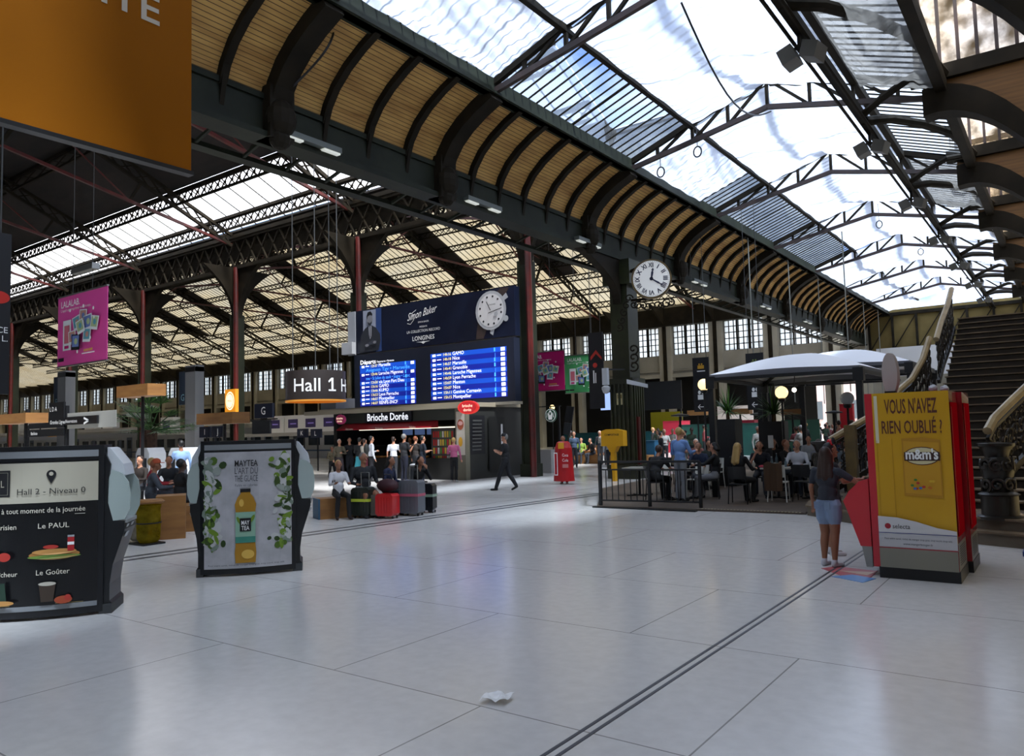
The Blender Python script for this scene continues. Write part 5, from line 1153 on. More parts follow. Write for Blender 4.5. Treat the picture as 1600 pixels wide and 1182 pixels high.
def arrow_sign():
    r = thing('direction_sign', 'black direction sign with white arrows on two poles above the menu kiosk', 'sign', (-22, 9, 0))
    for x in (-23.1, -20.75): M().bar((x, 9, 0), (x, 9, 2.75), .08).build('pole', BLACK, r, world=True)
    M().box(-23.1, -20.75, 8.92, 8.97, 2.2, 2.45).box(-20.7, -19.0, 8.92, 8.97, 2.25, 2.45).build('sign_panel', BLACK, r, world=True)
    M().box(-20.7, -18.2, 8.99, 9.0, 2.15, 2.55).build('back_board', mat('board_pale', '#a9a9a2', .6), r, world=True); M().box(-21.6, -20.75, 8.92, 8.97, 2.45, 2.85).build('sign_panel', BLACK, r, world=True)
    M().box(-23.1, -20.75, 8.92, 8.97, 1.98, 2.17).build('sign_panel', BLACK, r, world=True)
    a = Art((-23.1, 8.92, 2.2), X_, Z_, .006); a.text('Grandes Lignes', 1.6, .09, .14, WINK); a.line([(.15, .12), (.3, .12)], .05, WINK); a.text('L D A', 1.6, .42, .17, WINK); a.text('Banlieue', .5, -.17, .12, WINK); a.line([(3.5, .2), (3.75, .13), (3.5, .06)], .05, WINK); a.text('Réservations', 2.55, .1, .12, WINK); a.build('lettering', r)
arrow_sign()
def hbox(x0, x1, y, z0, z1, mt, lb, pole=True, name='hanging_sign', txt=None, tc=WINK, d=.12, cat='sign'):
    r = thing(name, lb, cat, ((x0+x1)/2, y, 0 if pole else z0)); M().box(x0, x1, y, y+d, z0, z1).build('sign_panel', mt, r, world=True)
    if pole: M().bar(((x0+x1)/2, y+d+.03, 0), ((x0+x1)/2, y+d+.03, z1), .06).build('pole', BLACK, r, world=True)
    if txt: a = Art((x0, y, z0), X_, Z_, .006); a.text(txt, (x1-x0)/2, (z1-z0)*.25, (z1-z0)*.75, tc, 'c'); a.build('lettering', r)
    return r
YS = mat('sign_yellow', '#d8960e', .5); NV = mat('sign_navy', '#131a2c', .4)
hbox(-58.2, -55.2, 24, 2.25, 2.8, YS, 'yellow sign above the bakery menu kiosk by the red column'); hbox(-45.4, -43.4, 27, 2.15, 2.6, YS, 'yellow sign on the grey pylon right of the palm')
hbox(-42.55, -41.4, 26, 1.9, 2.55, NV, 'small navy platform sign with letter I', txt='I'); hbox(-41.2, -40.1, 26, 1.9, 2.55, NV, 'small navy platform sign with letter J', txt='J')
hbox(-33.3, -32.5, 26, 1.75, 2.22, NV, 'small navy platform sign with letter K', txt='K'); hbox(-32.2, -31.4, 26, 1.72, 2.18, NV, 'small navy platform sign with letter L', txt='L')
r = hbox(-34.2, -32.7, 24, 2.8, 3.55, NV, 'tilted navy board with letter G on the iron column arm', False, txt='G'); M().box(-34.4, -32.9, 24, 24.1, 2.0, 2.7).build('lower_panel', DGREY, r, world=True); M().bar((-36.6, 24.5, 2.75), (-32.7, 24.3, 2.75), .06).build('arm', BLACK, r, world=True)
# pylons
for x, y, lt, lb in ((-43.9, 26.5, 'G', 'tall grey square pylon with letter G banner, right of the palm'), (-52.0, 22.5, 'F', 'tall grey square pylon with letter F banner, left of the pink banner column')):
    r = thing('pylon', lb, 'pylon', (x, y, 0)); M().box(x-.55, x+.55, y-.3, y+.3, 0, 6.4).build('shaft', mat('pylon_grey', '#85878a', .5), r, world=True); M().box(x-.55, x+.55, y-.32, y+.32, 6.0, 6.3).build('louvre', DGREY, r, world=True)
    M().box(x-1.6, x-.75, y-.1, y, 4.0, 6.1).build('banner', mat('banner_navy', '#27374c', .6), r, world=True); a = Art((x-1.6, y-.1, 4.0), X_, Z_, .006); a.text(lt, .42, .25, .6, ink('banner_cyan', '#8fc3d8'), 'c'); a.build('lettering', r)
r = thing('lit_advert', 'small backlit yellow and white round logo advert on the iron column', 'sign', (-36.1, 24.3, 3.25)); M().box(-36.9, -35.95, 24.05, 24.25, 3.2, 4.45).build('light_box', ink('advert_amber', '#d88a1c', .5), r, world=True); M().bar((-36.9, 24.3, 4.2), (-37.1, 24.55, 4.2), .05).build('bracket', BLACK, r, world=True)
a = Art((-36.9, 24.05, 3.2), X_, Z_, .006); a.ell(.47, .62, .40, .5, ink('advert_cream', '#ffe9c4', .8)); a.ell(.47, .62, .33, .42, ink('advert_ring', '#c07a1c', .4)); a.ell(.47, .62, .3, .38, ink('advert_cream', '#ffe9c4', .8)); a.text('MENU', .47, .57, .14, ink('advert_ink', '#c05a1c'), 'c', width=.4); a.build('print', r)
# platform monitors on a beam
SCRN = ink('monitor_screen', '#2a2140', .25); PB = mat('monitor_case', '#dad5c8', .5)
def monitor(x, y, z, lb=None):
    r = thing('monitor', 'pale cased train monitor in the row above the platform gates', 'monitor', (x, y, z), group='monitors above the platform gates'); M().box(-.75, .75, 0, .5, 0, .95).build('case', PB, r)
    a = Art((-.75, 0, 0), X_, Z_, .008); a.rect(.3, .25, .85, .48, SCRN); a.rect(.5, .45, .5, .06, ink('monitor_text', '#7a6aa8', .3)); a.build('screen', r, world=False); return r
mo = monitor(-72, 27, 2.75)
for x in (-69, -66, -58.6, -55.9, -48, -36.5, -34.9, -33.4, -31.9, -30.4, -28.9): copy_tree(mo, (x, 27, 2.75 if x < -50 else 2.35 if x < -40 else 2.05))
struct('trim_43', M().box(-40, -27, 27.0, 27.35, 1.85, 2.05).box(-50, -40, 27, 27.35, 2.15, 2.35).box(-80, -50, 27, 27.35, 2.55, 2.75), mat('gate_beam', '#9a9488', .6)); m = M()
for i in range(14): x = -78+i*3.9; m.box(x, x+.15, 27.15, 27.3, 0, 1.9)
struct('trim_44', m, DGREY)
# white gate cabinets
def booth(x, y, lb):
    r = thing('gate_cabinet', lb, 'machine', (x, y, 0)); P = [(-.45, 0), (.45, 0), (.45, 1.35), (.3, 1.55), (-.3, 1.55), (-.45, 1.35)]
    M().prism([(u, -.3, z) for u, z in P], (0, .6, 0)).build('cabinet', WHITE, r); a = Art((-.45, -.3, 0), X_, Z_); a.rect(.1, .75, .3, .55, KINK); a.rect(.5, .3, .25, .9, ink('cabinet_dark', '#2a2c30')); a.build('screen', r, world=False)
booth(-25.9, 14, 'white rounded gate cabinet behind the palm trunk'); booth(-22.9, 13.5, 'white rounded gate cabinet behind the man in the blue shirt')
booth(-32.6, 15.5, 'white rounded gate cabinet left of the palm')
# palm
r = thing('palm_tree', 'potted fan palm behind the oak sign box pole', 'palm', (-29.6, 16, 0)); rr = random.Random(2)
M().lathe([(.45, 0), (.5, .5), (.42, .5)], (-29.6, 16, 0), 16).build('pot', DGREY, r, world=True); M().tube([(-29.6, 16, .4), (-29.55, 16, 1.2), (-29.65, 16, 2.2)], .2, 10, radii=[.22, .2, .28]).build('trunk', noisy('palm_trunk', '#4a3426', '#2e2018', 8, .9), r, world=True)
m = M()
for i in range(34):
    az = rr.random()*2*pi; el = .15+1.35*rr.random()**.7; d = Vector((cos(az)*sin(el), sin(az)*sin(el), cos(el))); L = 1.1+.5*rr.random(); c = Vector((-29.62, 16, 2.2)); e = c+d*L-Z_*.25*sin(el); m.use(LEAF[1]).bar(c, e, .03)
    sd = d.cross(Z_).normalized(); u2 = sd.cross(d)
    for j in range(13):
        t = (j-6)/6*1.25; q = (d*cos(t)+sd*sin(t)).normalized(); l = (.8-.18*abs(t)); p1 = e+q*l-Z_*.18*l; w_ = u2.cross(q)*0+sd*cos(t)*.03-d*sin(t)*.03
        m.use(LEAF[(i+j) % 3]).add([e, e+q*l*.5+w_, p1, e+q*l*.5-w_], [(0, 1, 2, 3)])
m.build('fronds', None, r, world=True)
# train
r = thing('train', 'long silver grey train standing beyond the platform gates', 'train', (-85, 44, -.4)); T = mat('train_silver', '#d2d0c8', .4)
m = M(); P = [(-1.5, -.5), (-1.5, 2.2), (-1.4, 2.75), (-1.0, 3.15), (0, 3.3), (1., 3.15), (1.4, 2.75), (1.5, 2.2), (1.5, -.5)]
m.prism([(-140, 44+u, z) for u, z in P], (88, 0, 0)); m.prism([(-52, 44+u*1, z) for u, z in P]+[], (3, 0, 0)); m.build('body', T, r, world=True)
a = Art((-140, 42.5, 0), X_, Z_, .01)
for i in range(44):
    x = 1+2.05*i
    if i % 6 == 3: a.rect(x, .0, 1.2, 2.2, ink('train_door', '#6f7884')); a.rect(x+.2, 1.0, .8, .9, ink('train_glass', '#22303a', r=.15))
    else: a.rect(x, 1.05, 1.5, .85, ink('train_glass', '#22303a', r=.15))
    a.k = 1
a.k = 3; a.rect(0, .55, 90, .12, ink('train_blue', '#5a6f86')); a.build('windows', r)
# ---------------------------------------------------------------- distant middle
for x0, x1, y, c, lb in ((-12.6, -11.9, 30, 1, 'tall black banner with yellow and white icons left of the left globe lamp'), (-10.35, -9.65, 30, 2, 'tall black banner with icons behind the front canopy'),):
    r = thing('hanging_banner', lb, 'banner', ((x0+x1)/2, y, 2.4)); M().box(x0, x1, y, y+.05, 2.4, 4.65).build('banner_cloth', mat('banner_black', '#14151a', .6), r, world=True)
    a = Art((x0, y, 2.4), X_, Z_, .008); Q = ink('icon_yellow', '#c9962c') if c == 1 else ink('icon_green', '#7a8a4a')
    a.rect(.22, 1.78, .28, .14, Q); a.rect(.27, 1.93, .06, .07, Q); a.rect(.38, 1.93, .06, .07, Q); a.rect(.2, 1.66, .35, .04, WINK); a.ell(.27, .8, .06, .08, WINK); a.ell(.42, .8, .06, .08, WINK); a.rect(.2, .5, .3, .2, WINK); a.line([(.3, .3), (.2, .2), (.3, .1)], .03, WINK); a.line([(.2, .2), (.45, .2)], .03, WINK); a.build('icons', r)
    cables(r, [(x0+.1, y+.02, 4.65), (x1-.1, y+.02, 4.65)], 9.7 if x0 < -12 else 11)
hbox(-27.6, -24.1, 55, 3.2, 5.4, mat('hoarding_black', '#14181a', .5), 'large black triple hoarding high behind the clock column', False)
struct('trim_45', M().box(-27.5, -27.4, 55.1, 55.2, 0, 3.2).box(-24.3, -24.2, 55.1, 55.2, 0, 3.2), DGREY)
r = hbox(-28.4, -26.9, 50, 3.2, 4.5, ink('screen_pale_blue', '#9ab4e8', .8), 'pale blue lit information screen left of the clock column', True)
hbox(-29.2, -26.3, 60, 1.4, 3.1, ink('panel_olive', '#8a8410'), 'olive yellow panels far behind the clock column', False)
box_thing('photo_booth', 'small red booth far behind the terrace, left', 'booth', -23.4, -22, 50, 51.5, 0, 2.2, mat('booth_red', '#a01c34', .5)); box_thing('photo_booth', 'small red booth behind the spiky plants', 'booth', -17.4, -16.2, 48, 49.4, 0, 2.1, mat('booth_red', '#a01c34', .5))
box_thing('red_pillar_advert', 'tall narrow red advert pillar beside the bright street doorway', 'sign', -8.3, -7.75, 36, 36.3, 0, 2.6, mat('pillar_red', '#b01420', .5))
box_thing('green_hoarding', 'long teal green hoarding behind the left of the terrace', 'hoarding', -20, -14.8, 45, 45.1, 0, 1.9, noisy('hoard_teal', '#1f5a4e', '#1a4440', .6, .5)); box_thing('green_hoarding', 'dark green hoarding with red edge behind the middle of the terrace', 'hoarding', -13.6, -11.5, 45, 45.1, 0, 2.0, noisy('hoard_green', '#1c4a34', '#173a2a', .6, .5))
box_thing('teal_screen', 'low teal glass screen in front of the dark arcades', 'hoarding', -33, -23.5, 52, 52.1, 0, 1.5, mat('teal_glass', '#1c4a50', .2))
box_thing('white_hoarding', 'pale lit wall panel behind the red booths', 'hoarding', -24.0, -21.0, 62, 62.1, .0, 3.4, mat('pale_panel', '#c4bcb8', .6, emit=.15))
# terrace heaters / posts in the back
for i, (x, y) in enumerate(((-10.6, 24.0), (-9.1, 27.5), (-7.0, 29.5))):
    r = thing('terrace_pole', 'dark slender pole standing among the back terrace tables', 'pole', (x, y, .04), group='terrace poles'); M().tube([(0, 0, 0), (0, 0, 2.1)], .04, 8).build('pole', BLACK, r); M().lathe([(.03, 2.1), (.3, 2.12), (.3, 2.16), (0, 2.22)], (0, 0, 0), 16).build('reflector', DGREY, r)
# ================================================================ PEOPLE
_tmp = bpy.data.scenes.new('tmp')
def capsule(bm_, a, b, ra, rb, n=10):
    a, b = Vector(a), Vector(b); d = b-a; L = d.length
    if L < 1e-4: d = Vector((0, 0, 1)); L = 1e-4
    d = d.normalized(); u = d.orthogonal().normalized(); v = d.cross(u); rings = []
    for t in (-80, -45, 0): rings.append((a+d*ra*sin(radians(t)), ra*cos(radians(t))))
    for t in (0, 45, 80): rings.append((b+d*rb*sin(radians(t)), rb*cos(radians(t))))
    m = M(); vs = []
    for c, r in rings: vs += [c+(u*cos(2*pi*k/n)+v*sin(2*pi*k/n))*r for k in range(n)]
    fs = [(i*n+k, i*n+(k+1) % n, (i+1)*n+(k+1) % n, (i+1)*n+k) for i in range(len(rings)-1) for k in range(n)]+[tuple(range(n-1, -1, -1)), tuple(range((len(rings)-1)*n, len(rings)*n))]
    bm_.add(vs, fs)
def melt(parts, voxel, smooth=3):
    """one continuous surface from overlapping tapered volumes; parts: (kind, geometry..., tag)"""
    m = M()
    for p in parts:
        if p[0] == 'c': capsule(m, *p[1:5])
        else: m.ball(p[1], p[2], 14, 10)
    me = bpy.data.meshes.new('b'); me.from_pydata(m.v, [], m.f)
    bm = bmesh.new(); bm.from_mesh(me); bmesh.ops.recalc_face_normals(bm, faces=bm.faces); bm.to_mesh(me); bm.free()
    ob = bpy.data.objects.new('b', me); _tmp.collection.objects.link(ob)
    md = ob.modifiers.new('r', 'REMESH'); md.mode = 'VOXEL'; md.voxel_size = voxel; md.use_smooth_shade = True
    if smooth: s = ob.modifiers.new('s', 'SMOOTH'); s.factor = .5; s.iterations = smooth
    _tmp.view_layers[0].update(); dg = _tmp.view_layers[0].depsgraph
    out = bpy.data.meshes.new_from_object(ob.evaluated_get(dg)); bpy.data.objects.remove(ob); bpy.data.meshes.remove(me); return out
def seg_dist(p, q):
    if q[0] == 'c':
        a, b = q[1], q[2]; d = b-a; L2 = d.length_squared; t = 0 if L2 < 1e-9 else max(0, min(1, (p-a).dot(d)/L2)); return (p-(a+d*t)).length-(q[3]+(q[4]-q[3])*t)
    r = q[2] if isinstance(q[2], (int, float)) else None
    if r is not None: return (p-q[1]).length-r
    e = p-q[1]; k = Vector((e.x/q[2][0], e.y/q[2][1], e.z/q[2][2])).length; return (k-1)*min(q[2])
SKIN = {'l': mat('skin_light', '#b98468', .55), 'm': mat('skin_tan', '#8f5f45', .55), 'd': mat('skin_dark', '#3f271c', .55)}
HAIR = {'black': mat('hair_black', '#0f0d0c', .55), 'brown': mat('hair_brown', '#2e1d14', .55), 'grey': mat('hair_grey', '#6f6c68', .6), 'blond': mat('hair_blond', '#a98a52', .55), 'white': mat('hair_white', '#b5b2ab', .6), 'ginger': mat('hair_ginger', '#7a4020', .55)}
_PC = {}
def cloth(c): return mat('cloth_'+c.lstrip('#'), c, .8)
def person(x, y, yaw, label, pose='stand', H=1.70, skin='l', hair='brown', top='#333333', bottom='#20242c', shoes='#1a1a1a', hairlen=0, sleeve=1., leg=1., armL=None, armR=None, z=0., fine=False, lean=0., headyaw=0., headpitch=0., group=None, build=1., name='person', extra=None, seat=.46, cap=None, skirt=False, sp=None):
    """local frame: the figure faces -y; x to its left"""
    k = H/1.75; b = build; V = Vector
    r = thing(name, label, 'person', (x, y, z), yaw, group)
    vox = .011 if fine else .022
    sit = pose == 'sit'; walk = pose == 'walk'
    hipz = (seat+.10) if sit else .93*k
    hip = V((0, 0.0 if not sit else .02, hipz)); ln = radians(lean)
    def up(d, l=0.): # point up the spine by d with sideways l
        return hip+V((l, -sin(ln)*d, cos(ln)*d))
    chest = up(.33*k); sh = up(.50*k); neck = up(.56*k); head = up(.70*k)+V((0, -.02-sin(radians(headpitch))*.06, -abs(sin(radians(headpitch)))*.02))
    P = []  # primitives with tag
    T = 'top'; B = 'bot'
    P += [('e', up(.04*k), (.165*b*k, .115*b*k, .12*k), B), ('c', up(.05*k), up(.2*k), .125*b*k, .125*b*k, T), ('e', up(.16*k), (.145*b*k, .105*b*k, .13*k), T), ('e', up(.36*k), (.175*b*k, .115*b*k, .17*k), T),
          ('c', up(.47*k, -.12*k*b), up(.47*k, .12*k*b), .065*k, .065*k, T), ('c', up(.46*k), neck+V((0, -.01, .04*k)), .075*k, .05*k, 'skin')]
    hy = radians(headyaw); F = V((sin(hy), -cos(hy), 0)); S_ = V((cos(hy), sin(hy), 0))
    fd = (F*cos(radians(headpitch))-Z_*sin(radians(headpitch)))
    P += [('e', head+V((0, .005, .02*k)), (.076*k, .092*k, .105*k), 'skin'), ('c', head-Z_*.06*k+F*.03, head-Z_*.075*k+F*.055, .05*k, .036*k, 'skin'), ('c', neck, head-Z_*.03*k, .052*k, .058*k, 'skin'),
          ('c', head+fd*.085*k-Z_*.0*k, head+fd*.105*k-Z_*.025*k, .010*k, .016*k, 'skin'), ('c', head+S_*.075*k-Z_*.01, head+S_*.082*k+Z_*.02, .014, .016, 'skin'), ('c', head-S_*.075*k-Z_*.01, head-S_*.082*k+Z_*.02, .014, .016, 'skin')]
    # legs
    for s in (1, -1):
        h = hip+V((s*.085*k*b, 0, 0))
        if sit:
            sp_ = .11 if sp is None else sp
            kn = V((s*sp_, -.42*k, seat+.04)); an = V((s*(sp_+.01), -.40*k-(.05 if s > 0 else -.06), .085)); 
        elif walk:
            f = 1 if s > 0 else -1; kn = h+V((0, -.14*f*k-.03, -.42*k)); an = V((h.x*.9, -.30*k if f > 0 else .30*k, .09*k if f > 0 else .16*k)); kn.y = -.17*k if f > 0 else .07*k; kn.z = .50*k
        else: kn = V((s*(.09*k if sp is None else sp), -.02 if s > 0 else .0, .49*k)); an = V((s*(.095*k if sp is None else sp*1.05), .02 if s > 0 else .04, .085*k))
        th = .088*b*k; cf = .056*b*k
        lt = B; lt2 = B if leg > .6 else 'skin'
        if leg >= .35 and leg <= .6 or leg < .35:
            mid = h.lerp(kn, .52); P += [('c', h-Z_*.02, mid, th*1.24, th*1.2, B), ('c', mid, kn, th*.98, cf*1.15, 'skin')]
        else: P += [('c', h-Z_*.02, kn, th*1.02, cf*1.22, B)]
        P += [('c', kn, kn.lerp(an, .35)+V((0, .012, 0)), cf*1.08, cf*1.06, lt2), ('c', kn.lerp(an, .35)+V((0, .012, 0)), an, cf*1.05 if lt2 == 'skin' else cf*1.15, .036*k if lt2 == 'skin' else .056*k, lt2)]
        tz = an.z-.05; fdn = V((s*.02, -.15*k, -.012)); 
        if walk and s < 0: fdn = V((0, -.13*k, -.09)); 
        P += [('c', an+V((0, .03, -.045)), an+fdn+V((0, 0, -.038)), .036*k, .034*k, 'shoe'), ('c', an+V((0, .02, -.02)), an+V((0, 0, 0)), .042*k, .042*k, 'shoe')]
    if skirt: P += [('c', hip-Z_*.05, hip-Z_*.38*k+V((0, -.0, 0)), .16*k, .22*k, B)]
    # arms: (dx out, dy forward, dz) of elbow and wrist relative to the shoulder, metres for 1.75 m
    DEF = ((.07, .02, -.28), (.09, -.06, -.53))
    for s, A in ((1, armL), (-1, armR)):
        A = A or (((.07, -.02, -.27), (.02, -.26, -.30)) if sit else DEF)
        s0 = up(.47*k, s*.185*k*b); el = s0+V((s*A[0][0], A[0][1], A[0][2]))*k; wr = s0+V((s*A[1][0], A[1][1], A[1][2]))*k
        st = s0.lerp(el, .62)
        if sleeve >= .9: P += [('c', s0, el, .054*k*b, .044*k, T), ('c', el, el.lerp(wr, .92), .043*k, .034*k, T)]
        else: P += [('c', s0, st, .056*k*b, .052*k, T), ('c', st, el, .040*k, .036*k, 'skin'), ('c', el, wr, .037*k, .026*k, 'skin')]
        d = (wr-el).normalized(); side = d.cross(V((0, -1, 0) if abs(d.y) < .8 else (0, 0, 1))); side = side.normalized() if side.length > .01 else V((1, 0, 0)); pn = d.cross(side).normalized()
        palm = wr+d*.05*k; P += [('c', wr, wr+d*.03*k, .025*k, .028*k, 'skin'), ('c', palm-side*.018*k, palm+side*.018*k, .022*k, .022*k, 'skin')]
        fr = .0085*k if fine else .011*k
        for q in range(4):
            o = side*(q-1.5)*.0195*k; L = (.062, .072, .068, .052)[q]*k; a0 = palm+o+d*.02*k; a1 = a0+d*L*.5+pn*.008*s; a2 = a1+d*L*.45+pn*.022*s; P += [('c', a0, a1, fr*1.05, fr, 'skin'), ('c', a1, a2, fr, fr*.85, 'skin')]
        t0 = wr+d*.025*k+side*.026*k; t1 = t0+side*.022*k+d*.03*k; P += [('c', t0, t1, fr*1.25, fr*1.1, 'skin'), ('c', t1, t1+d*.028*k, fr*1.1, fr*.9, 'skin')]
    key = None
    me = melt([p[:-1] for p in P], vox, 2 if fine else 1)
    tags = ['top', 'bot', 'skin', 'shoe']; ms = [cloth(top), cloth(bottom), SKIN[skin], cloth(shoes)]
    for q in ms: me.materials.append(q)
    idx = []
    for f in me.polygons:
        c = f.center; best = 9; bt = 'top'
        for p in P:
            e = seg_dist(c, p)
            if p[-1] == 'skin': e += .004
            if e < best: best, bt, bp = e, p[-1], p
        if not sit and any(bp is q for q in P[:4]): bt = 'top' if c.z > hip.z+.05*k else 'bot'
        idx.append(tags.index(bt))
    me.polygons.foreach_set('material_index', idx); me.polygons.foreach_set('use_smooth', [True]*len(me.polygons))
    o = bpy.data.objects.new('body', me); COL.objects.link(o); o.parent = r
    # hair
    if hair:
        Q = [('e', head+V((0, .02, .035*k))-F*.012, (.086*k, .098*k, .104*k)), ]
        hm = M(); 
        if hairlen > 0:
            bk = -F*.075*k; L = hairlen*k
            Q += [('c', head+bk*.6+Z_*.02, head+bk*1.5-Z_*L, .085*k, .062*k), ('c', head+bk*.6+S_*.05*k, head+bk*1.35+S_*.08*k-Z_*L*.95, .055*k, .05*k), ('c', head+bk*.6-S_*.05*k, head+bk*1.35-S_*.08*k-Z_*L*.95, .055*k, .05*k)]
        hme = melt(Q, .012 if fine else .02, 1)
        # clear the face: push hair off in front
        bm = bmesh.new(); bm.from_mesh(hme)
        dl = [v for v in bm.verts if (v.co-head).dot(F) > .022*k and (v.co-head).z < .055*k]
        bmesh.ops.delete(bm, geom=dl, context='VERTS'); bm.to_mesh(hme); bm.free()
        hme.materials.clear(); hme.materials.append(HAIR[hair]); hme.polygons.foreach_set('use_smooth', [True]*len(hme.polygons))
        ho = bpy.data.objects.new('hair', hme); COL.objects.link(ho); ho.parent = r
    if cap: M().lathe([(.092*k, 0), (.094*k, .03), (.08*k, .075), (.04*k, .1), (0, .105)], head+Z_*.05*k, 16).prism([head+F*t+S_*s+Z_*.05*k for t, s in ((.06, -.07), (.16, -.045), (.16, .045), (.06, .07))], (0, 0, .012)).build('cap', cloth(cap), r, True)
    # eyes and mouth
    em = M()
    for s in (-1, 1): em.ball(head+F*.082*k+S_*.03*k*s+Z_*.012*k, (.011, .008, .007), 8, 6)
    em.build('eyes', mat('eye_dark', '#1c1512', .3), r); M().ball(head+F*.086*k-Z_*.052*k, (.02, .012, .006), 8, 6).build('mouth', mat('lip', '#7c4038', .5), r)
    r['_h'] = 0; del r['_h']; r_head[r.name] = (head, F, S_, k, up, hip)
    return r
r_head = {}
ARM = {'fwd': ((.06, -.10, -.25), (.0, -.34, -.22)), 'phone': ((.06, -.06, -.27), (-.08, -.30, -.14)), 'fold': ((.08, -.04, -.27), (-.14, -.22, -.24)), 'hip': ((.16, .06, -.24), (.02, -.02, -.42)), 'down': None, 'face': ((.05, -.16, -.22), (-.08, -.2, .03)), 'back': ((.08, .1, -.26), (.02, .12, -.5)), 'table': ((.09, -.14, -.26), (.0, -.38, -.26)), 'out': ((.12, -.2, -.18), (.10, -.44, -.2))}
def yaw_to(x, y, tx, ty): return math.atan2(tx-x, -(ty-y))
def bagp(r, c=('#1b1f1d'), where='back'):
    head, F, S_, k, up, hip = r_head[r.name]
    M().ball(up(.33*k)+Vector((0, .2*k, 0)), (.15*k, .1*k, .22*k), 12, 8).build('backpack', cloth(c), r, True)
# -- foreground girls at the vending machine
g = person(-2.55, 10.2, yaw_to(0, 0, .35, 1), 'girl from behind in grey t-shirt and denim shorts, hand on the vending machine bin', H=1.49, skin='m', hair='brown', hairlen=.32, top='#2b2f38', bottom='#8195b0', shoes='#b9bbc0', leg=.4, sleeve=.5, fine=True, build=1.05, headyaw=15,
           armR=((.22, -.10, -.16), (.42, -.18, -.30)), armL=((.06, .03, -.25), (.06, 0, -.50)), sp=.075)
head, F, S_, k, up, hip = r_head[g.name]
for s in (1, -1):
    o = M().box(-.04, .04, 0, .006, -.05, .04).build('back_pocket', mat('denim_seam', '#74879f', .8), g); o.location = hip+Vector((s*.07, .13, -.02))
g2 = person(-2.72, 11.1, yaw_to(0, 0, .9, .6), 'girl with red sequin bow and dark top, half hidden behind the first girl', H=1.52, skin='m', hair='black', hairlen=.3, top='#16161a', bottom='#1c1e26', shoes='#c9c6c6', leg=.4, sleeve=.5, fine=True, armL=ARM['fwd'], armR=ARM['fwd'])
head, F, S_, k, up, hip = r_head[g2.name]
bw = M(); c = head+Z_*.11
for s in (-1, 1): bw.ball(c+S_*.05*s+Z_*.01, (.05, .03, .045), 12, 8)
bw.ball(c, (.018, .025, .018), 8, 6); bw.build('sequin_bow', mat('sequin_red', '#c01a24', .25, .2), g2, True)
er = M()
for s in (-1, 1): er.ball(c+S_*.1*s+Z_*.03, (.05, .02, .05), 12, 8)
er.build('round_ears', mat('felt_black', '#0e0e10', .8), g2, True)
# -- walking man, red costume
person(-14.03, 18.73, yaw_to(0, 0, -.95, -.35), 'security man in black with cap walking past the bakery kiosk, hands together', 'walk', 1.72, 'l', 'grey', '#0f1115', '#101218', '#0c0c0e', sleeve=.5, armL=((.08, -.06, -.26), (-.10, -.26, -.20)), armR=((.08, -.06, -.26), (-.08, -.28, -.18)), cap='#15171b', build=1.15, headyaw=25, fine=True)
rc = person(-13.75, 21.6, yaw_to(0, 0, .3, -1), 'person walking inside a tall red drinks advert costume', 'stand', 1.6, 'm', 'black', '#a01018', '#8e0f16', '#b9b4b0', sleeve=.5)
m = M(); m.lathe([(.36, .1), (.34, .4), (.31, .9), (.29, 1.2), (.22, 1.38), (.15, 1.42), (.17, 1.36)], (0, 0, 0), 20); [setattr(v, 'y', v.y*.68) for v in m.v]; m.build('costume_shell', mat('costume_red', '#b0101a', .4, coat=.3), rc)
a = Art((-.3, -.25, .2), X_, Z_, .004); a.rect(.04, .1, .12, .75, WINK); a.rect(.06, .13, .08, .69, mat('costume_red2', '#a80e18', .4)); a.text('Coca', .33, .72, .14, WINK, 'l', width=.2); a.text('Cola', .33, .55, .14, WINK, 'l', width=.2); a.rect(.33, .35, .2, .12, ink('costume_pale', '#c47a78')); a.rect(.2, .98, .2, .2, ink('costume_gold', '#d89a1c')); a.build('costume_print', rc, world=False)
# -- seated travellers by the luggage
person(-13.0, 11.25, yaw_to(0, 0, .75, -.35), 'boy in a white hooded top marked 65 seated on the blue-ended bench', 'sit', 1.5, 'm', 'blond', '#c4c3c6', '#0f0f12', '#2a1a1a', armL=ARM['fwd'], armR=ARM['fwd'], headpitch=8, fine=True); 
a = Art((-12.9, 10.98, .78), Vector((.94, .35, 0)), Z_); a.text('65', 0, 0, .1, KINK, bold=.02); o = a.build('jersey_number', None, False); o.parent = bpy.data.objects[[x.name for x in bpy.data.objects if x.get('label', '').startswith('boy in a white')][0]]; o.matrix_parent_inverse = Matrix.Identity(4); o.location = (0, 0, 0)
pb = o.parent; o.matrix_parent_inverse = (Matrix.Translation(pb.location) @ Matrix.Rotation(pb.rotation_euler.z, 4, 'Z')).inverted()
person(-12.75, 11.75, yaw_to(0, 0, .8, -.3), 'large man in dark jacket and pale shorts seated on the bench', 'sit', 1.8, 'm', 'grey', '#181a1e', '#8d8c90', '#1c1c1e', leg=.4, build=1.22, headyaw=20, fine=True)
person(-12.62, 12.35, yaw_to(0, 0, .8, .2), 'person in dark blue seated behind the luggage', 'sit', 1.6, 'm', 'black', '#1a2340', '#101218', hairlen=.12, lean=10)
person(-12.35, 13.0, yaw_to(0, 0, .85, -.3), 'woman in black bent forward, head on hand, at the right end of the luggage', 'sit', 1.65, 'm', 'black', '#0e0f12', '#111216', '#6a6a70', hairlen=.15, lean=24, armL=ARM['face'], armR=ARM['table'], fine=True)
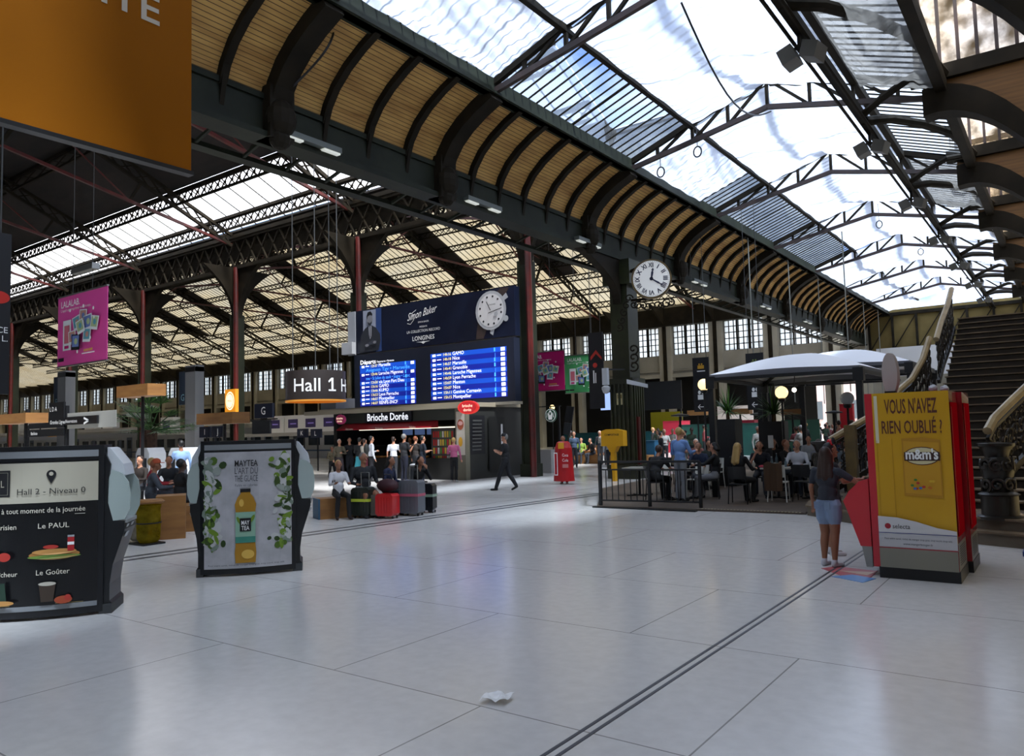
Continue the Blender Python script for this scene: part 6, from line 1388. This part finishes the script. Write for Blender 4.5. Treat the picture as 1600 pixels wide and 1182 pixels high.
# -- bakery queue
Q = [(-24.9, 21.2, 'boy in olive top walking beside the left end of the bakery', dict(H=1.35, top='#6a6048', bottom='#15161a', hair='black', skin='m')), (-24.2, 21.0, 'woman with pale cap and long olive coat left of the bakery', dict(top='#5a5444', bottom='#3a3338', hair='white', H=1.65)), (-24.6, 21.9, 'person in black behind the woman in the olive coat', dict(top='#17181b')),
     (-23.0, 21.0, 'person in black top and turquoise skirt in the bakery queue', dict(top='#101114', bottom='#3c9aa8', skirt=True, hair='black')), (-22.5, 20.8, 'woman in cream blouse and burgundy trousers in the bakery queue', dict(top='#b3ada0', bottom='#6a2434', hair='brown', H=1.65)),
     (-21.9, 20.6, 'man with black backpack over a white shirt in the bakery queue', dict(top='#b9bdc6', bottom='#14151c', hair='black', H=1.75)), (-21.2, 21.1, 'man in white t-shirt next to the backpack man', dict(top='#c9cbd0', bottom='#24262c', hair='brown', sleeve=.5)),
     (-19.75, 20.2, 'grey haired man in black with folded arms, at the right of the bakery queue', dict(top='#14161b', bottom='#14182a', hair='grey', H=1.8, skin='m', sleeve=.5)), (-19.3, 20.7, 'man in dark blue beside the grey haired man in black', dict(top='#1b2430', bottom='#1a2133', hair='black', H=1.72, sleeve=.5)),
     (-18.95+.6, 21.35, 'woman in black with a pink scarf over the shoulders at the bakery counter', dict(top='#b35a80', bottom='#0e0f12', hair='blond', H=1.62, shoes='#a8a8a8')), (-20.6, 21.7, 'woman with ginger hair ordering at the bakery counter', dict(top='#2a2320', hair='ginger'))]
for i, (x, y, lb, kw) in enumerate(Q):
    p_ = person(x, y, yaw_to(0, 0, (i % 3-1)*.5, 1 if i > 2 else -.3) if i not in (0, 1) else yaw_to(0, 0, 1, -.4), lb, 'stand' if i > 1 else 'walk', armL=ARM[['fwd', 'fold', 'down', 'phone'][i % 4]], armR=ARM[['fold', 'down', 'fwd', 'phone'][i % 4]], **kw)
    if i == 5: bagp(p_)
# staff behind the counter
person(-22.7, 23.6, yaw_to(0, 0, 0, -1), 'bakery seller in black behind the counter', H=1.65, top='#101012', hair='brown', armL=ARM['fwd'], armR=ARM['fwd'])
# -- group on the bench left of the tea poster
for x, y, yw, lb, kw in [(-15.7, 8.5, 2.6, 'man with orange-red cap and grey shirt seated left of the tea poster kiosk', dict(top='#3a4048', hair='ginger', skin='m', lean=8, cap='#9c4322')), (-17.1, 9.3, 2.5, 'short haired blonde woman in red seated by the palm side bench', dict(top='#8e1622', hair='blond')),
     (-14.95, 8.75, 3.0, 'broad man in black seated with his back towards the tea poster', dict(top='#0d0e11', hair='black', build=1.2, skin='d')), (-19.6, 10.3, .4, 'person in brown seated at the far left of the bench group', dict(top='#2a211c', hair='brown')), (-18.2, 10.3, .8, 'dark haired person seated behind the blonde woman in red', dict(top='#1d2026', hair='black', skin='m')), (-13.95, 8.75, 2.2, 'child in white top seated right behind the oak block', dict(top='#b9b6b2', hair='brown', H=1.25))]:
    person(x, y, yw, lb, 'sit', armL=ARM['table'], armR=ARM['table'], seat=.5, **kw)
for x, y, yw, lb, pose, kw in [(-20.9, 12.2, -1.9, 'man in pale blue shirt with a shoulder bag standing behind the bench group', 'stand', dict(top='#7f9cc4', bottom='#20242e', hair='black', H=1.78, skin='m')), (-20.1, 12.5, 2.2, 'person in striped grey top and jeans, left of the one in white', 'stand', dict(top='#8f9098', bottom='#2c3f66', hair='brown')), (-19.3, 12.2, -1.2, 'person in white shirt and blue jeans, back bent slightly, behind the kiosk', 'stand', dict(top='#c4c2c4', bottom='#33507c', hair='brown', lean=8)),
     (-19.1, 12.8, 1.2, 'person in beige coat right next to the one in white shirt', 'stand', dict(top='#8f8468', bottom='#3a3a3a', hair='blond')), (-24.6, 11.5, .6, 'person with red hair glimpsed above the menu kiosk machine', 'stand', dict(top='#303236', hair='ginger')), (-22.6, 14.6, 1.5, 'person in dark clothes by the white gate cabinets', 'stand', dict(top='#22252c', hair='black')), (-27.4, 19, -.5, 'man with rucksack in the distance left of the bakery', 'walk', dict(top='#3a3d36', hair='brown')), (-29.5, 20.5, .9, 'distant person in pale jacket left of the bakery', 'walk', dict(top='#a8a49a', hair='grey'))]:
    person(x, y, yw, lb, pose, armL=ARM['fwd'], armR=ARM['down'], **kw)
# -- terrace
for x, y, yw, lb, pose, kw in [
    (-7.55, 17.0, 2.9, 'man in light blue shirt and grey trousers standing behind the terrace railing', 'stand', dict(top='#6f92c8', bottom='#7d7f84', hair='blond', H=1.74, armR=ARM['fwd'], armL=ARM['fold'], fine=True)),
    (-8.2, 16.95, 2.9, 'person in black bent over the railing table, back to us', 'sit', dict(top='#0f1013', bottom='#0e0f12', hair='brown', skin='m', lean=18, sleeve=.5, build=1.15, armL=ARM['table'], armR=ARM['table'])),
    (-7.05, 17.85, -1.4, 'woman in black cardigan and white scarf talking at the railing table', 'sit', dict(top='#111317', bottom='#77787c', hair='black', armL=ARM['out'], armR=ARM['out'], hairlen=.05)),
    (-7.75, 18.6, .3, 'person in navy and white sailor top across the railing table', 'sit', dict(top='#1c2740', hair='black', armL=ARM['table'], armR=ARM['face'])),
    (-6.15, 17.05, 2.9, 'woman with long blonde hair in black, back to us on the black chair', 'sit', dict(top='#0d0e10', bottom='#0e0f12', hair='blond', hairlen=.34, armL=ARM['table'], armR=ARM['table'], fine=True, headyaw=-20)),
    (-6.35, 19.15, .25, 'woman in dark blue low cut dress leaning on the drinks table', 'sit', dict(top='#12131c', hair='black', hairlen=.05, sleeve=.4, armL=ARM['table'], armR=ARM['face'], lean=10, fine=True)),
    (-5.5, 19.35, .1, 'person in white seated beside the woman in dark blue', 'sit', dict(top='#c4c6cc', hair='white', armL=ARM['table'], armR=ARM['table'])),
    (-5.95, 20.0, 1.2, 'auburn haired woman in dark brown with raised hand, middle table', 'sit', dict(top='#14100e', hair='ginger', armL=ARM['face'], armR=ARM['table'])),
    (-5.15, 20.05, 2.9, 'grey haired man in a striped pale shirt seen from behind', 'sit', dict(top='#8c93a4', hair='grey', armL=ARM['table'], armR=ARM['table'])),
    (-4.75, 21.4, .2, 'bald man in light grey polo facing us beyond the striped shirt man', 'sit', dict(top='#8f96a2', hair='grey', sleeve=.5)),
    (-4.35, 19.3, -2.6, 'ginger haired person in a grey top near the staircase', 'sit', dict(top='#5d666e', hair='ginger')),
    (-6.75, 21.5, .2, 'woman in dark coat at the lamp table', 'sit', dict(top='#1c181c', hair='brown', hairlen=.1)),
    (-8.7, 23.4, .3, 'waiter in dark jacket and white shirt front standing between the planters', 'stand', dict(top='#131722', bottom='#101216', hair='brown', H=1.8, armL=ARM['fold'], armR=ARM['fold'])),
    (-9.3, 23.8, .7, 'woman in black and white beside the waiter', 'stand', dict(top='#a8a4a0', bottom='#101216', hair='black', hairlen=.15)),
    (-9.6, 21.7, 2.9, 'woman in tan top standing left of the bent diner', 'stand', dict(top='#5c5a52', bottom='#b0aca4', hair='blond', H=1.68, lean=6)),
    (-9.7, 23.1, .3, 'white haired woman in striped red top at the column side table', 'sit', dict(top='#7a4a44', hair='white')),
    (-8.4, 20.95, .4, 'person in dark green at the canopy corner table', 'sit', dict(top='#1c241e', hair='black', skin='m')),
    (-8.7, 19.55, 2.8, 'person in beige jacket with back to us at the canopy corner table', 'sit', dict(top='#8a7f66', hair='grey')),
    (-7.2, 23.95, 3.0, 'person in black behind the second planter', 'sit', dict(top='#101113', hair='brown')), (-6.9, 25.6, .1, 'man in pale shirt under the second canopy', 'sit', dict(top='#a4a8ac', hair='black'))]:
    person(x, y, yw, lb, pose, z=.04, **kw)
# -- seated travellers beyond the red costume
for x, y, yw, lb, pose, kw in [(-20.9, 34.6, .2, 'person in lime vest seated on the far oak bench', 'sit', dict(top='#7c9a3a', hair='black')), (-20.2, 34.6, -.4, 'woman in black leaning forward on the far oak bench', 'sit', dict(top='#121214', hair='black', lean=15)), (-19.6, 34.3, .8, 'woman with a headscarf standing behind the far bench', 'stand', dict(top='#141418', hair='white')),
    (-18.3, 34.7, -1.2, 'white haired man in a white shirt seated on the far bench', 'sit', dict(top='#b4b8bc', hair='white', lean=10)), (-17.3, 34.0, -1.0, 'grey haired man leaning forward in white shirt near the blue seat', 'sit', dict(top='#b0b4bc', hair='grey', lean=20)), (-16.5, 34.9, -.9, 'tall man in beige shirt standing by the blue seat block', 'stand', dict(top='#8f8c80', hair='brown', lean=10)),
    (-19.0, 30.8, .5, 'man in denim jacket by the round coffee sign', 'stand', dict(top='#4a5c74', hair='grey')), (-16.2, 29.5, -.6, 'person in red beside the tall red costume', 'stand', dict(top='#8c1c20', hair='black')), (-15.2, 27.4, .6, 'person in pale top just behind the red costume', 'walk', dict(top='#9ea2a8', hair='black'))]:
    person(x, y, yw, lb, pose, **kw)
# -- far crowd
rr = random.Random(21); tops = ['#15171c', '#2a2d34', '#5a2024', '#7c8494', '#a8a49c', '#1c2a4a', '#3a4a3a', '#8a7a5c', '#0f0f12', '#4a3a5c', '#9a4a4a', '#b0b4b8']
protos = [person(-11+i*.5, 60+i, rr.random()*6, 'x', 'walk' if i % 2 else 'stand', H=1.6+.05*i, skin='lmmdl'[i % 5], hair=['black', 'brown', 'grey', 'black', 'blond', 'brown'][i], top=tops[i*2], bottom=['#14161c', '#2c3a55', '#3a3a3c'][i % 3], armL=ARM['fwd']) for i in range(6)]
spots = [(-14.5+rr.random()*3.2, 50+rr.random()*12) for _ in range(22)]+[(-17.2+rr.random()*2, 57+rr.random()*6) for _ in range(8)]+[(-12-rr.random()*9, 30+rr.random()*12) for _ in range(16)]+[(-10.2+rr.random()*5.5, 28+rr.random()*10) for _ in range(16)]+[(-36+rr.random()*9, 30+rr.random()*7) for _ in range(6)]
_ok = []
for (x, y) in spots:
    while any((x-a_)**2+(y-b_)**2 < .8 for a_, b_ in _ok) or any((x-a_)**2+(y-b_)**2 < 1 for a_, b_ in ((-16.5, 34.9), (-19.6, 34.3), (-18.3, 34.7), (-20.9, 34.6), (-20.2, 34.6), (-17.3, 34), (-8, 36.2), (-7, 29.5), (-14.95, 36), (-12.1, 34), (-9.5, 33), (-9.1, 27.5))): x += (rr.random()-.5)*2.2; y += (rr.random()-.5)*2.2
    _ok.append((x, y))
spots = _ok
for i, (x, y) in enumerate(spots):
    lb = ('small distant figure in the crowd by the bright street doorway' if y > 48 else 'small distant figure standing among the tables deep in the terrace' if x > -12 else 'small distant figure on the concourse behind the clock column' if x > -24 else 'small distant figure near the platform gates behind the bakery')
    gp = ('crowd by the street doorway' if y > 48 else 'far terrace crowd' if x > -12 else 'crowd behind the clock column' if x > -24 else 'crowd near the gates')
    if i < 6: p_ = protos[i]; p_.location = (x, y, .04 if -12.3 < x and y < 40 else 0); p_['label'] = lb; p_['group'] = gp
    else: copy_tree(protos[i % 6], (x, y, .04 if -12.3 < x and y < 40 else 0), rr.random()*6.28, lb, gp)
bpy.data.scenes.remove(_tmp)
